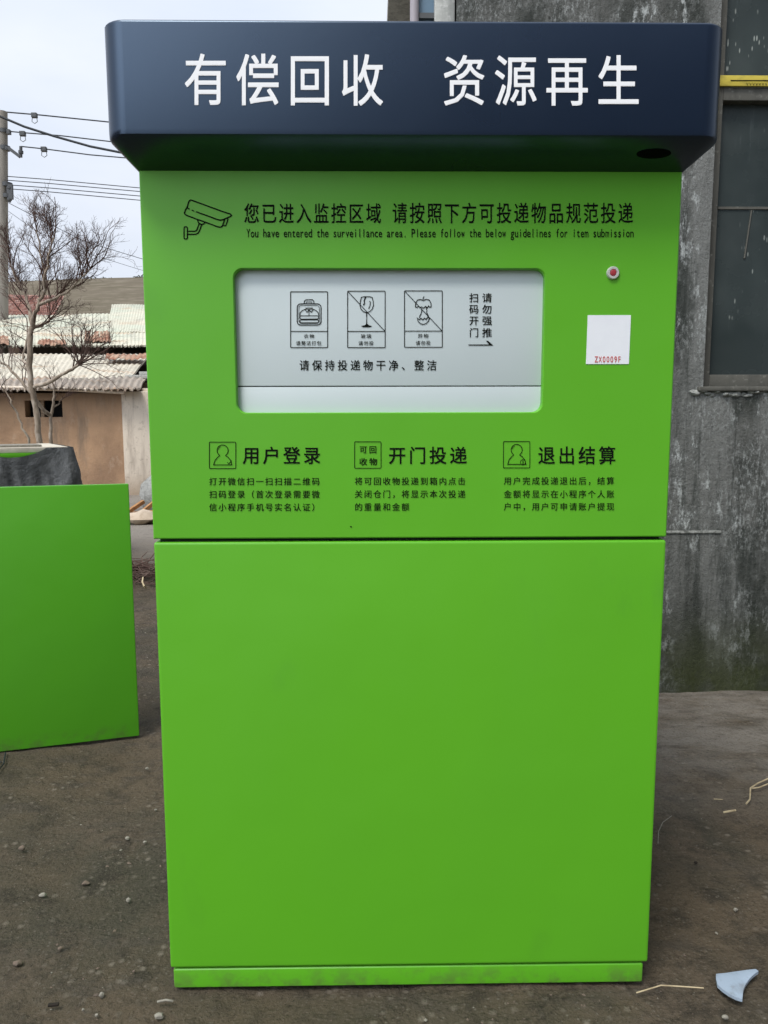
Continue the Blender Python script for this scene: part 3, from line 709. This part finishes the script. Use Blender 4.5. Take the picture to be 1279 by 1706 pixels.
s4 = thing('tiled_house', (-18, 30, 0), 'house with red clay tile roof seen through the tree branches', 'house')
A = on_y(-260, 568, 29); Bp = on_y(76, 556, 29); D_ = on_y(-260, 484, 34); C = on_y(106, 492, 34)
bm = B(); n = (Bp-A).cross(D_-A).normalized(); n = n if n.z > 0 else -n
rg = random.Random(4)
for j in range(24):
    for i in range(110):
        u, v = (i+.5*(j % 2))/110, j/24
        p = A.lerp(Bp, u).lerp(D_.lerp(C, u), v); ux = (Bp-A)/110*.49; vy = (D_-A)/24*.62
        q_ = [p-ux+n*(.05+rg.uniform(0, .02)), p+n*(.085+rg.uniform(0, .02)), p+ux+n*.05, p+ux+vy+n*.0, p+vy+n*.03, p-ux+vy+n*.0]
        vv = [bm.verts.new(x_) for x_ in q_]; bm.faces.new((vv[0], vv[1], vv[4], vv[5])); bm.faces.new((vv[1], vv[2], vv[3], vv[4]))
bm.faces.new([bm.verts.new(x_-n*.03) for x_ in (A, Bp, C, D_)])
obj('roof', bm, 'tiles', s4)
bm = B(); box(bm, (A.x+.4, 29.6, -.1), (Bp.x-.6, 33.4, A.z-.1)); obj('wall', bm, 'mud', s4)

# ---------------------------------------------------------------- scrap by the shed corner
def stick(bm, p, q_, w, h):
    p, q_ = Vector(p), Vector(q_); dd = (q_-p).normalized(); s = dd.cross(Vector((0, 0, 1))).normalized()*w/2; u = s.cross(dd).normalized()*h/2
    loft(bm, [[c + x_ for x_ in (s+u, -s+u, -s-u, s-u)] for c in (p, q_)])
rb_ = on_z(232, 868)
c0 = Vector((rb_.x, rb_.y, 0))
bm = B(); rock(bm, c0+Vector((0, 1.6, .22)), (.42, .3, .30), 3); 
tag(obj('rubble_lump', bm, 'rubble', loc=c0+Vector((0, 1.6, 0)), smooth=50), 'pale grey lump of old concrete at the foot of the white post', 'rubble')
bm = B(); rock(bm, c0+Vector((.1, -.15, .06)), (.24, .2, .10), 8)
tag(obj('flat_stone', bm, 'whitewash', loc=c0+Vector((.1, -.15, 0)), smooth=50), 'flat whitish stone in front of the orange scrap boards', 'stone')
for k, (p, q_, w, h, lab) in enumerate((((-.45, .42, .04), (.5, .50, .10), .16, .03, 'widest orange scrap board, lying flat beside the concrete lump'),
        ((-.10, .1, .02), (.38, .62, .46), .05, .05, 'orange scrap stick leaning up to the right over the flat board'),
        ((-.34, .2, .02), (-.12, .62, .20), .05, .05, 'short orange scrap stick propped on the left end of the flat board'))):
    bm = B(); stick(bm, c0+Vector(p), c0+Vector(q_), w, h)
    tag(obj('scrap_board', bm, 'scrap', loc=c0+Vector(p)), lab, 'board', 'orange scrap wood by the white post')
rl = on_z(120, 812)
for k, (px, Y, s, mt, lab) in enumerate(((128, 10.2, .17, 'rubble', 'grey stone just right of the dark tarpaulin, largest of the three'), (140, 10.9, .12, 'whitewash', 'small pale stone between the tarpaulin and the coiled hose'),
                                  (121, 11.3, .20, 'mud', 'brown stone tucked behind the right edge of the tarpaulin'))):
    x_ = on_y(px, 800, Y).x; bm = B(); rock(bm, (x_, Y, s*.5), (s, s, s*.8), k+20)
    tag(obj('stone', bm, mt, loc=(x_, Y, 0), smooth=50), lab, 'stone', 'stones by the tarpaulin')
x_ = on_y(158, 800, 10.6).x; bm = B()
tube(bm, [(x_+.30*math.cos(t)*(1+.05*math.sin(3*t)), 10.6+.25*math.sin(t), .05+.018*t) for t in [k*.3 for k in range(50)]], .022, 6)
tag(obj('coiled_hose', bm, 'stone_brown', loc=(x_, 10.6, 0), smooth=60), 'brown coil of hose lying against the shed wall', 'hose')
# brush pile between door and machine
bp = on_z(243, 962); rq = random.Random(21)
bm = B()
for k in range(260):
    c = Vector((bp.x + rq.gauss(0, .30), bp.y + rq.gauss(0, .22), rq.uniform(.0, .10)))
    an = rq.uniform(0, 6.28); L = rq.uniform(.12, .5); up = rq.uniform(-.1, .45)
    dd = Vector((math.cos(an), math.sin(an), up)).normalized()
    pts = [c, c+dd*L*.5+Vector((rq.gauss(0, .02), rq.gauss(0, .02), rq.gauss(0, .02))), c+dd*L+Vector((rq.gauss(0, .05), rq.gauss(0, .05), -.03))]
    for p in pts: p.z = max(p.z, .003)
    tube(bm, pts, [rq.uniform(.003, .007), .004, .002], 4)
tag(obj('brush_pile', bm, 'twig', loc=(bp.x, bp.y, 0)), 'dark heap of dry twigs on the ground in the gap left of the machine', 'brush pile')
bm = B(); p = [on_z(238, 962, .13), on_z(237, 970, .12), on_z(240, 977, .10), on_z(243, 980, .08)]
tube(bm, p, .007, 6); tag(obj('pale_root', bm, 'straw', loc=p[0]-Vector((0, 0, .13)), smooth=60), 'pale bent root lying on the dark twig heap', 'root')

# ---------------------------------------------------------------- covered cabinet
fr = on_z(113, 744, 1.14); gx1, gy0 = fr.x, fr.y; gx0_ = on_z(-70, 744, 1.14).x
cb = thing('green_cabinet', (gx1-.5, gy0-.3, 0), 'green cabinet wrapped in a dark tarpaulin, only its lid showing', 'cabinet')
TURN = Matrix.Translation((gx1, gy0, 0)) @ Matrix.Rotation(R(31), 4, 'Z') @ Matrix.Translation((-gx1, -gy0, 0))
def turn(bm): bm.transform(TURN); return bm
bm = B(); box(bm, (gx0_+.03, gy0+.03, 0), (gx1-.03, gy0+1.1, 1.09), .005); obj('body', turn(bm), 'green', cb, smooth=30)
bm = B(); box(bm, (gx0_, gy0, 1.0905), (gx1, gy0+1.13, 1.14), .006); obj('lid', turn(bm), 'board', cb, smooth=30)
bm = B(); u0 = gx1-.78; u1 = gx1-.22
box(bm, (u0, gy0-.012, 1.045), (u1, gy0+.0295, 1.088), .004); obj('rim', turn(bm), 'green', cb, smooth=30)
bm = B(); box(bm, (gx0_+.1, gy0+.1, 1.1405), (gx1-.22, gy0+.5, 1.160), .003); tag(obj('flat_board', turn(bm), 'stone_pale', loc=TURN @ Vector(((gx0_+gx1)/2, gy0+.3, 1.1405))), 'thin grey board lying on the lid of the wrapped cabinet', 'board')
bm = B(); rows = []
NU = 110
for j in range(26):
    v = j/25; row = []
    for i in range(NU):
        u = i/(NU-1)*(1+1.12/(gx1-gx0_))/.75                        # 0..1.45 front, then the right side
        out = .02 + .11*v
        q1 = noise.noise(Vector((u*3.1 + v*1.1, v*1.3 - u*.6, 4))); q2 = noise.noise(Vector((u*7 - v*2.2, v*2.4, 9))); q3 = noise.noise(Vector((u*16, v*7, 2)))
        fold = (.10*(1-abs(q1)*2.6) + .065*(1-abs(q2)*2.4) + .02*q3)*(.12+.95*v)
        Lf = gx1-gx0_; s = u*Lf*.75
        if s < Lf: px_, py_ = gx0_+s, gy0-out-fold-.015
        else: px_, py_ = gx1+out+fold+.015, gy0+(s-Lf)
        if abs(s-Lf) < .08 and s < Lf: px_ += out*(1-(Lf-s)/.08)*.8
        top = 1.135 - (.085*max(0, math.sin(math.pi*min(1, max(0, (s-(Lf-.80))/.60))))**.8 if Lf-.80 < s < Lf-.20 else 0)
        z = top*(1-v) + .03*v - .03*noise.noise(Vector((u*4, 3, 7)))*v
        row.append(bm.verts.new((px_, py_, max(.005, z))))
    rows.append(row)
for a_, b_ in zip(rows, rows[1:]):
    for i in range(NU-1): bm.faces.new((a_[i], a_[i+1], b_[i+1], b_[i]))
bmesh.ops.solidify(bm, geom=bm.faces[:], thickness=.003)
tag(obj('tarpaulin', turn(bm), 'tarp', loc=TURN @ Vector(((gx0_+gx1)/2, gy0, 0)), smooth=70), 'dark grey tarpaulin hanging in folds round the green cabinet', 'tarpaulin')

# ---------------------------------------------------------------- trees
TY = 8.6
def tp(px, py, dy=0.0): return on_y(px, py, TY+dy)
def grow(bm, p, d_, L, r, depth, rg, up=.2, spread=.6):
    n = 5; pts = [p]; dd = d_.copy()
    for k in range(n):
        dd = (dd + Vector((rg.gauss(0, .16), rg.gauss(0, .16), rg.gauss(0, .10) + up*.14))).normalized(); pts.append(pts[-1] + dd*L/n)
    r1 = max(.0014, r*.42)
    tube(bm, pts, [r + (r1-r)*k/n for k in range(n+1)], 5 if r > .010 else 3, cap=False)
    if depth == 0: return
    sd_ = rg.choice((-1, 1))
    for k in range(1, n+1):
        if rg.random() < .22: continue
        dirn = (pts[k]-pts[k-1]).normalized(); side = dirn.cross(Vector((0, 1, 0)))
        if side.length < .1: side = Vector((1, 0, 0))
        sd_ = -sd_
        nd = (dirn + side.normalized()*sd_*spread*rg.uniform(.6, 1.3) + Vector((0, rg.gauss(0, .45), up))).normalized()
        grow(bm, pts[k], nd, L*rg.uniform(.42, .70)*(1.15-.08*k), max(.0014, r*.48), depth-1, rg, up, spread)
def limb(bm, pts, r0, r1, n=7):
    P = []
    for a_, b_ in zip(pts, pts[1:]):
        for k in range(3): P.append(a_.lerp(b_, k/3) + Vector((random.gauss(0, .008), random.gauss(0, .008), random.gauss(0, .004))))
    P.append(pts[-1]); m_ = len(P)-1
    tube(bm, P, [(r0+(r1-r0)*k/m_)*random.uniform(.9, 1.1) for k in range(m_+1)], n, cap=False); return P
def tw(P, i0, cnt, dirv, L, r, depth, up=.2, spread=.6):
    for k in range(cnt):
        i = min(len(P)-1, i0 + int((len(P)-i0)*(k+rg.random())/cnt))
        dv = (Vector(dirv) + Vector((rg.gauss(0, .30), rg.gauss(0, .40), rg.gauss(0, .20)))).normalized()
        grow(bt_, P[i], dv, L*rg.uniform(.8, 1.2), r, depth, rg, up, spread)
rg = random.Random(12)
foot = tp(66, 735); foot.z = -.03
tr = thing('bare_tree', (foot.x, foot.y, 0), 'tall leafless tree with pale trunk in front of the plastered shed', 'tree')
bm = B(); bt_ = B()
trunk = limb(bm, [foot, tp(65, 735), tp(62, 690), tp(53, 655), tp(49, 610), tp(50, 560), tp(53, 545)], .040, .034, 10)
l1 = limb(bm, [tp(53, 547), tp(50, 520, .1), tp(43, 495, .2), tp(30, 470, .3), tp(17, 440, .4)], .028, .010)
l2 = limb(bm, [tp(53, 547), tp(58, 520, -.1), tp(66, 505, -.1), tp(71, 490, -.1), tp(76, 465, -.2), tp(80, 430, -.3), tp(90, 395, -.3)], .034, .009)
l3 = limb(bm, [tp(66, 506, -.1), tp(88, 500, -.2), tp(110, 488, -.3), tp(130, 470, -.4), tp(150, 448, -.4)], .022, .008)
l4 = limb(bm, [tp(56, 645), tp(75, 640, -.1), tp(95, 628, -.2), tp(115, 618, -.3), tp(131, 608, -.4)], .028, .016)
l5 = limb(bm, [tp(47, 608), tp(38, 600, .2), tp(40, 585, .3), tp(46, 560, .4), tp(44, 530, .5)], .020, .008)
l6 = limb(bm, [tp(58, 545), tp(72, 540, .2), tp(88, 528, .4)], .028, .014)
l7 = limb(bm, [tp(76, 465, -.2), tp(68, 430, -.1), tp(64, 395, 0), tp(58, 370, 0)], .016, .006)
obj('trunk', bm, 'bark', tr, smooth=70)
tw(l1, 3, 7, (-.40, 0, 1), .46, .010, 3); tw(l1, 12, 3, (-.1, 0, 1), .50, .010, 3)
tw(l2, 6, 8, (.25, 0, 1), .44, .010, 3); tw(l2, 17, 3, (.2, 0, 1), .34, .009, 3)
tw(l3, 2, 9, (.30, 0, .9), .44, .010, 3); tw(l3, 11, 4, (.6, 0, .9), .46, .009, 3)
tw(l7, 2, 6, (-.1, 0, 1), .30, .008, 3)
tw(l5, 4, 3, (-.5, 0, .8), .42, .008, 2); tw(l6, 1, 7, (.7, 0, .6), .45, .009, 3)
tw(l4, 10, 8, (.65, 0, .65), .50, .011, 3, .12, .7); tw(l4, 12, 3, (-.1, 0, 1), .5, .010, 2); tw(l4, 12, 2, (1, 0, -.05), .5, .008, 2, .1)
tw(l1, 5, 6, (.1, 0, 1), .34, .006, 3); tw(l2, 9, 8, (-.2, 0, 1), .34, .006, 3); tw(l3, 4, 8, (.5, 0, .8), .40, .006, 3); tw(l7, 5, 5, (.5, 0, .9), .3, .005, 3)
tw(trunk, 10, 4, (-.8, 0, .5), .4, .006, 2); tw(trunk, 14, 3, (.8, 0, .4), .4, .006, 2)
obj('crown', bt_, 'twig', tr)
rg = random.Random(31); TY = 9.3
foot = tp(85, 740); foot.z = -.03
t2 = thing('young_tree', (foot.x, foot.y, 0), 'thin young bare tree right beside the tall one, forked low', 'tree')
bm = B(); bt_ = B()
k1 = limb(bm, [foot, tp(85, 735), tp(84, 700), tp(88, 678), tp(91, 660), tp(88, 640)], .030, .012, 8)
k2 = limb(bm, [tp(83, 692), tp(72, 682, -.1), tp(58, 664, -.2), tp(46, 648, -.2), tp(32, 632, -.2), tp(14, 612, -.2), tp(0, 604, -.2)], .028, .014)
k3 = limb(bm, [tp(88, 680), tp(97, 672, .1), tp(103, 664, .1)], .012, .006)
obj('trunk', bm, 'bark', t2, smooth=70)
tw(k2, 10, 6, (-.2, 0, 1), .42, .008, 2); tw(k1, 10, 3, (.2, 0, 1), .35, .006, 2); tw(k3, 2, 3, (.6, 0, .5), .28, .005, 2)
obj('crown', bt_, 'twig', t2)
rg = random.Random(44); TY = 7.6
foot = tp(46, 735); foot.z = -.03
t3 = thing('sapling', (foot.x, foot.y, 0), 'leaning leafless sapling left of the tall tree, behind the wrapped cabinet', 'sapling')
bm = B(); bt_ = B()
k1 = limb(bm, [foot, tp(46, 730), tp(34, 705), tp(22, 680), tp(14, 660), tp(2, 645)], .018, .007, 6); obj('trunk', bm, 'bark', t3, smooth=70)
tw(k1, 8, 4, (-.3, 0, .9), .3, .005, 2); obj('crown', bt_, 'twig', t3)

# ---------------------------------------------------------------- utility pole and wires
PY = 25.0
top = on_y(4, 186, PY); lo_ = on_y(3.5, 480, PY); base = top + (lo_-top)*(top.z/(top.z-lo_.z)); base.z = 0
po = thing('utility_pole', base, 'grey concrete utility pole at the left edge behind the sheds', 'utility pole')
bm = B(); tube(bm, [base - Vector((0, 0, .2)), top.lerp(base, .15), top], [.21, .165, .15], 18); obj('shaft', bm, 'pole', po, smooth=40)
for pya in (219, 247, 308, 327):
    zc_ = on_y(4, pya, PY).z; obj('band', tube(B(), [(top.x, PY, zc_-.06), (top.x, PY, zc_+.06)], .175, 18), 'metal_dark', po, smooth=40)
for p_, q_, w_, h_ in (((13, 246), (33, 261), .10, .10), ((12, 220), (17, 220), .14, .14), ((16, 307), (17, 332), .10, .18), ((-40, 247), (13, 247), .10, .10)):
    bm = B(); stick(bm, on_y(*p_, PY-.1), on_y(*q_, PY-.1), w_, h_); obj('bracket', bm, 'metal_dark', po)
for px, pa, pb in ((34.5, 262, 244), (16, 318, 308), (15.5, 337, 328)):
    bm = B(); p, q_ = on_y(px, pa, PY-.1), on_y(px, pb, PY-.1)
    tube(bm, [p, p.lerp(q_, .3), p.lerp(q_, .35), p.lerp(q_, .6), p.lerp(q_, .65), q_], [.05, .05, .08, .08, .05, .05], 10); obj('insulator', bm, 'metal_dark', po, smooth=40)
def wire(name, pts, Y0, Y1, r, label, group, damp=None, left=True):
    # pts: (px, py) from the pole to where it passes behind the machine, then on to the next span
    pp = list(pts); (xa, ya), (xb, yb) = pp[-2], pp[-1]
    W3 = []
    n = len(pp)
    for i, (px, py) in enumerate(pp): W3.append(on_y(px, py, Y0 + (Y1-Y0)*(px-pp[0][0])/240))
    sl = (W3[-1]-W3[-2]).normalized()
    for k in range(1, 5): W3.append(W3[-1] + Vector((sl.x, sl.y, sl.z*(1-k*.25)))*3.5)
    if left:
        d0 = (W3[1]-W3[0]).normalized()
        W3 = [W3[0] - Vector((d0.x, d0.y, d0.z*.3))*k for k in (12, 6, 2)] + W3
    o = tag(obj(name, tube(B(), W3, r, 5), 'wire', loc=W3[0], smooth=60), label, 'wire', group)
    if damp:
        px, py, Yd = damp
        c = on_y(px, py, Yd); bm = B(); box(bm, c+Vector((-.09, -.07, -.08)), c+Vector((.09, .07, .07)), .02)
        tube(bm, [c+Vector((-.07, 0, -.05)), c+Vector((-.09, 0, -.20)), c+Vector((0, 0, -.26)), c+Vector((.09, 0, -.20)), c+Vector((.07, 0, -.05))], .012, 5)
        obj('damper', bm, 'metal_dark', o)
G1, G2 = 'upper power wires from the pole', 'lower wires from the pole'
wire('power_wire', [(0, 186), (60, 191), (178, 203), (300, 216)], PY, PY+1, .022, 'topmost wire leaving the top of the utility pole', G1, (57, 192, PY+.2))
wire('power_wire', [(16, 219), (37, 221), (100, 226), (185, 236), (300, 250)], PY, PY+1, .020, 'second wire from the top, leaving the side of the pole', G1, (37.5, 222.5, PY+.1))
wire('power_wire', [(35, 244), (73, 248), (150, 258), (208, 263), (300, 272)], PY, PY+1, .020, 'third wire from the top, held by the bent bracket', G1, (73, 248.5, PY+.2), False)
wire('thick_cable', [(0, 194), (40, 211), (90, 227), (150, 244), (200, 254), (300, 268)], PY-1, PY-.4, .038, 'thick black cable crossing the upper wires on a slant', None)
for k, (a_, b_, lab) in enumerate(((294, 312.5, 'uppermost of the four lower parallel wires'), (300.5, 318.5, 'second of the four lower parallel wires'), (308, 326, 'third of the four lower parallel wires'), (314.5, 333, 'lowest of the four lower parallel wires'))):
    wire('service_wire', [(14, a_), (80, a_+5), (226, b_), (320, b_+8)], PY, PY+1, .014, lab, G2)
wire('drop_wire', [(14, 338), (60, 362), (140, 402), (232, 430), (320, 455)], PY, PY+2, .010, 'thin wire sloping down from the pole past the tree top', None, None, False)
wire('thin_drop_wire', [(14, 352), (60, 385), (140, 420), (232, 449), (320, 470)], PY, PY+2, .007, 'thinnest faint wire sloping down behind the tree crown', None, None, False)

# ---------------------------------------------------------------- litter on the ground
def zg_(p, dz=.0): return Vector((p.x, p.y, dz))
# blue-white shard
top_ = [(910, 262), (940, 259), (985, 256), (1030, 252), (1080, 248), (1130, 244), (1190, 241), (1212, 256), (1180, 275), (1145, 305), (1120, 340), (1104, 380), (1098, 442), (1050, 428), (1000, 402), (955, 370), (920, 338), (910, 300)]
def sz_(p): return (980 + p[0]*299/1279, 1560 + p[1]*146/625)
pts = [on_z(*sz_(p), .012) for p in top_]
cen = sum(pts, Vector())/len(pts)
bm = B()
def curl(p): return Vector((p.x, p.y, .010 + .10*max(0, (p.x-cen.x)*.6+(p.y-cen.y)*.5)))
tv = [bm.verts.new(curl(p)) for p in pts]; bv = [bm.verts.new(curl(p)-Vector((0, 0, .008))) for p in pts]
cv = bm.verts.new(curl(cen)+Vector((0, 0, .004)))
for k in range(len(tv)):
    j = (k+1) % len(tv); bm.faces.new((tv[k], tv[j], cv)); bm.faces.new((tv[k], bv[k], bv[j], tv[j]))
bm.faces.new(bv)
bmesh.ops.recalc_face_normals(bm, faces=bm.faces)
tag(obj('broken_shard', bm, 'chip', loc=(cen.x, cen.y, 0), smooth=30), 'pale blue-white curved broken shard lying on the soil right of the machine', 'shard')
def straw(name, pix, r, label, mat='straw', z=.006, group=None, cat='straw'):
    P = [on_z(px, py, z + (.004 if 0 < i < len(pix)-1 else 0)) for i, (px, py) in enumerate(pix)]
    tag(obj(name, tube(B(), P, r*.72, 6), mat, loc=zg_(P[0]), smooth=60), label, cat, group)
straw('dry_stalk', [(1060, 1654), (1080, 1648), (1101, 1641.5), (1135, 1643.5), (1172, 1646)], .0022, 'long bent straw stalk by the bottom right corner of the machine')
straw('dry_stalk', [(1205, 1353.5), (1215, 1351.5), (1225, 1350)], .0050, 'short thick pale straw piece between the machine and the forked stalk')
straw('dry_stalk', [(1189, 1331), (1204, 1332)], .0022, 'tiny straw bit above the short thick straw piece')
straw('dry_stalk', [(1243, 1339), (1249, 1332), (1250, 1313), (1262, 1305), (1278, 1298), (1300, 1290)], .0042, 'forked pale stalk at the right edge, upper fork')
straw('dry_stalk', [(1250, 1313.5), (1264, 1312), (1279, 1306), (1300, 1298)], .0035, 'lower straight stalk beside the forked pale one at the right edge')
straw('wire_scrap', [(1096, 1405), (1097, 1385), (1104, 1370), (1119, 1359)], .0018, 'thin curved grey wire scrap standing out beside the machine right edge', 'stone_pale', .006, None, 'wire')
straw('wire_loop', [(9, 1254), (6, 1272), (-4, 1285), (-14, 1282), (-8, 1266), (2, 1270)], .004, 'dark wire looped on the soil under the left door panel', 'wire', .008, None, 'wire')
stones = [(71, 1490, .017, .007, 'stone_pale', 'white sliver of stone on the left soil, level with the machine lower part'), (214, 1499, .011, .010, 'stone_pale', 'white pebble between the left sliver and the machine'),
          (169, 1657, .011, .011, 'stone_pale', 'largest round white pebble at the bottom left'), (138, 1682, .006, .006, 'stone_pale', 'small white pebble below and left of the round one'),
          (161, 1691, .007, .006, 'stone_pale', 'lowest white pebble near the bottom edge'), (265, 1692, .017, .008, 'stone_pale', 'flat pale stone near the bottom edge below the machine corner'),
          (36, 1413, .017, .012, 'stone_brown', 'pinkish square stone far left on the soil'), (142, 1471, .018, .008, 'stone_brown', 'oval brownish stone set in the left soil'),
          (30, 1604, .019, .010, 'stone_brown', 'brown oval stone low at the left edge'), (212, 1396, .012, .008, 'stone_pale', 'pale chip of stone beside the machine left edge, uppermost'),
          (245, 1280, .010, .008, 'stone_pale', 'pale chip below the corner of the left door panel'), (241, 1403, .009, .007, 'stone_pale', 'pale chip almost touching the machine left edge'),
          (259, 1349, .008, .006, 'stone_pale', 'small pale pebble in the gap left of the machine'), (223, 1618, .007, .006, 'stone_brown', 'little brown pebble by the machine foot'),
          (100, 1580, .010, .007, 'stone_brown', 'brownish pebble in the middle of the lower left soil'), (1159, 1437, .010, .006, 'stone_dark', 'small dark red-brown clod on the right soil'),
          (1225, 1515, .010, .008, 'stone_pale', 'pale crumb on the soil above the blue-white shard'), (1208, 1694, .012, .008, 'stone_pale', 'pale crumb near the bottom edge left of the shard')]
for k, (px, py, s, h, mt, lab) in enumerate(stones):
    p = on_z(px, py, 0); s *= .62; h *= .7; bm = rock(B(), (p.x, p.y, h*-.12), (s, s*.75, h), k+50)
    tag(obj('pebble', bm, mt, loc=zg_(p), smooth=40), lab, 'pebble', 'loose stones on the soil')
bm = B(); p = on_z(89, 1675, 0); t = bmesh.new(); box(t, (-.013, -.0045, 0), (.013, .0045, .006), .002)
for v in t.verts: v.co = Matrix.Rotation(.12, 3, 'Z') @ v.co + Vector((p.x, p.y, -.001))
join(bm, t); tag(obj('wood_chip', bm, 'stone_dark', loc=zg_(p)), 'black charred wood chip at the bottom left', 'chip')
bm = B(); P = [on_z(262, 1669, .006), on_z(276, 1666, .012), on_z(288, 1668, .006)]
tag(obj('root_piece', tube(B(), P, .0028, 6), 'stone_pale', loc=zg_(P[0]), smooth=60), 'short whitish root piece at the machine bottom left corner', 'root')
# fine grit and chaff nobody could count
bm = B(); rq = random.Random(77)
for k in range(6500):
    Y = -1.0 + 5.2*rq.random()**1.5; x_ = rq.uniform(-2.4, 2.4)
    if abs(x_) < .62 and -.02 < Y < .76: continue
    if Y > 2.0 and x_ > .1: continue
    q_ = Vector((x_, Y, 0))
    if noise.noise(q_*1.1) < rq.uniform(-.6, .35): continue
    s = .0012 + .0042*rq.random()**4
    c = Vector((x_, Y, -.012 + .010*noise.noise(q_*2.1) + .007*noise.noise(q_*7) + s*.3)); an = rq.uniform(0, 6.28)
    u = Vector((math.cos(an), math.sin(an), 0))*s*rq.uniform(.8, 1.9); w = Vector((-math.sin(an), math.cos(an), 0))*s; hh = Vector((0, 0, s*.8))
    a_ = [bm.verts.new(c+z_) for z_ in (u, w, -u, -w)]; tt = bm.verts.new(c+hh)
    mi = 0 if rq.random() < .16 else 1
    for i in range(4): f = bm.faces.new((a_[i], a_[(i+1) % 4], tt)); f.material_index = mi
tag(obj('grit', bm, ('stone_pale', 'stone_brown')), 'fine grit and crumbs scattered over the bare soil', 'grit', kind='stuff')
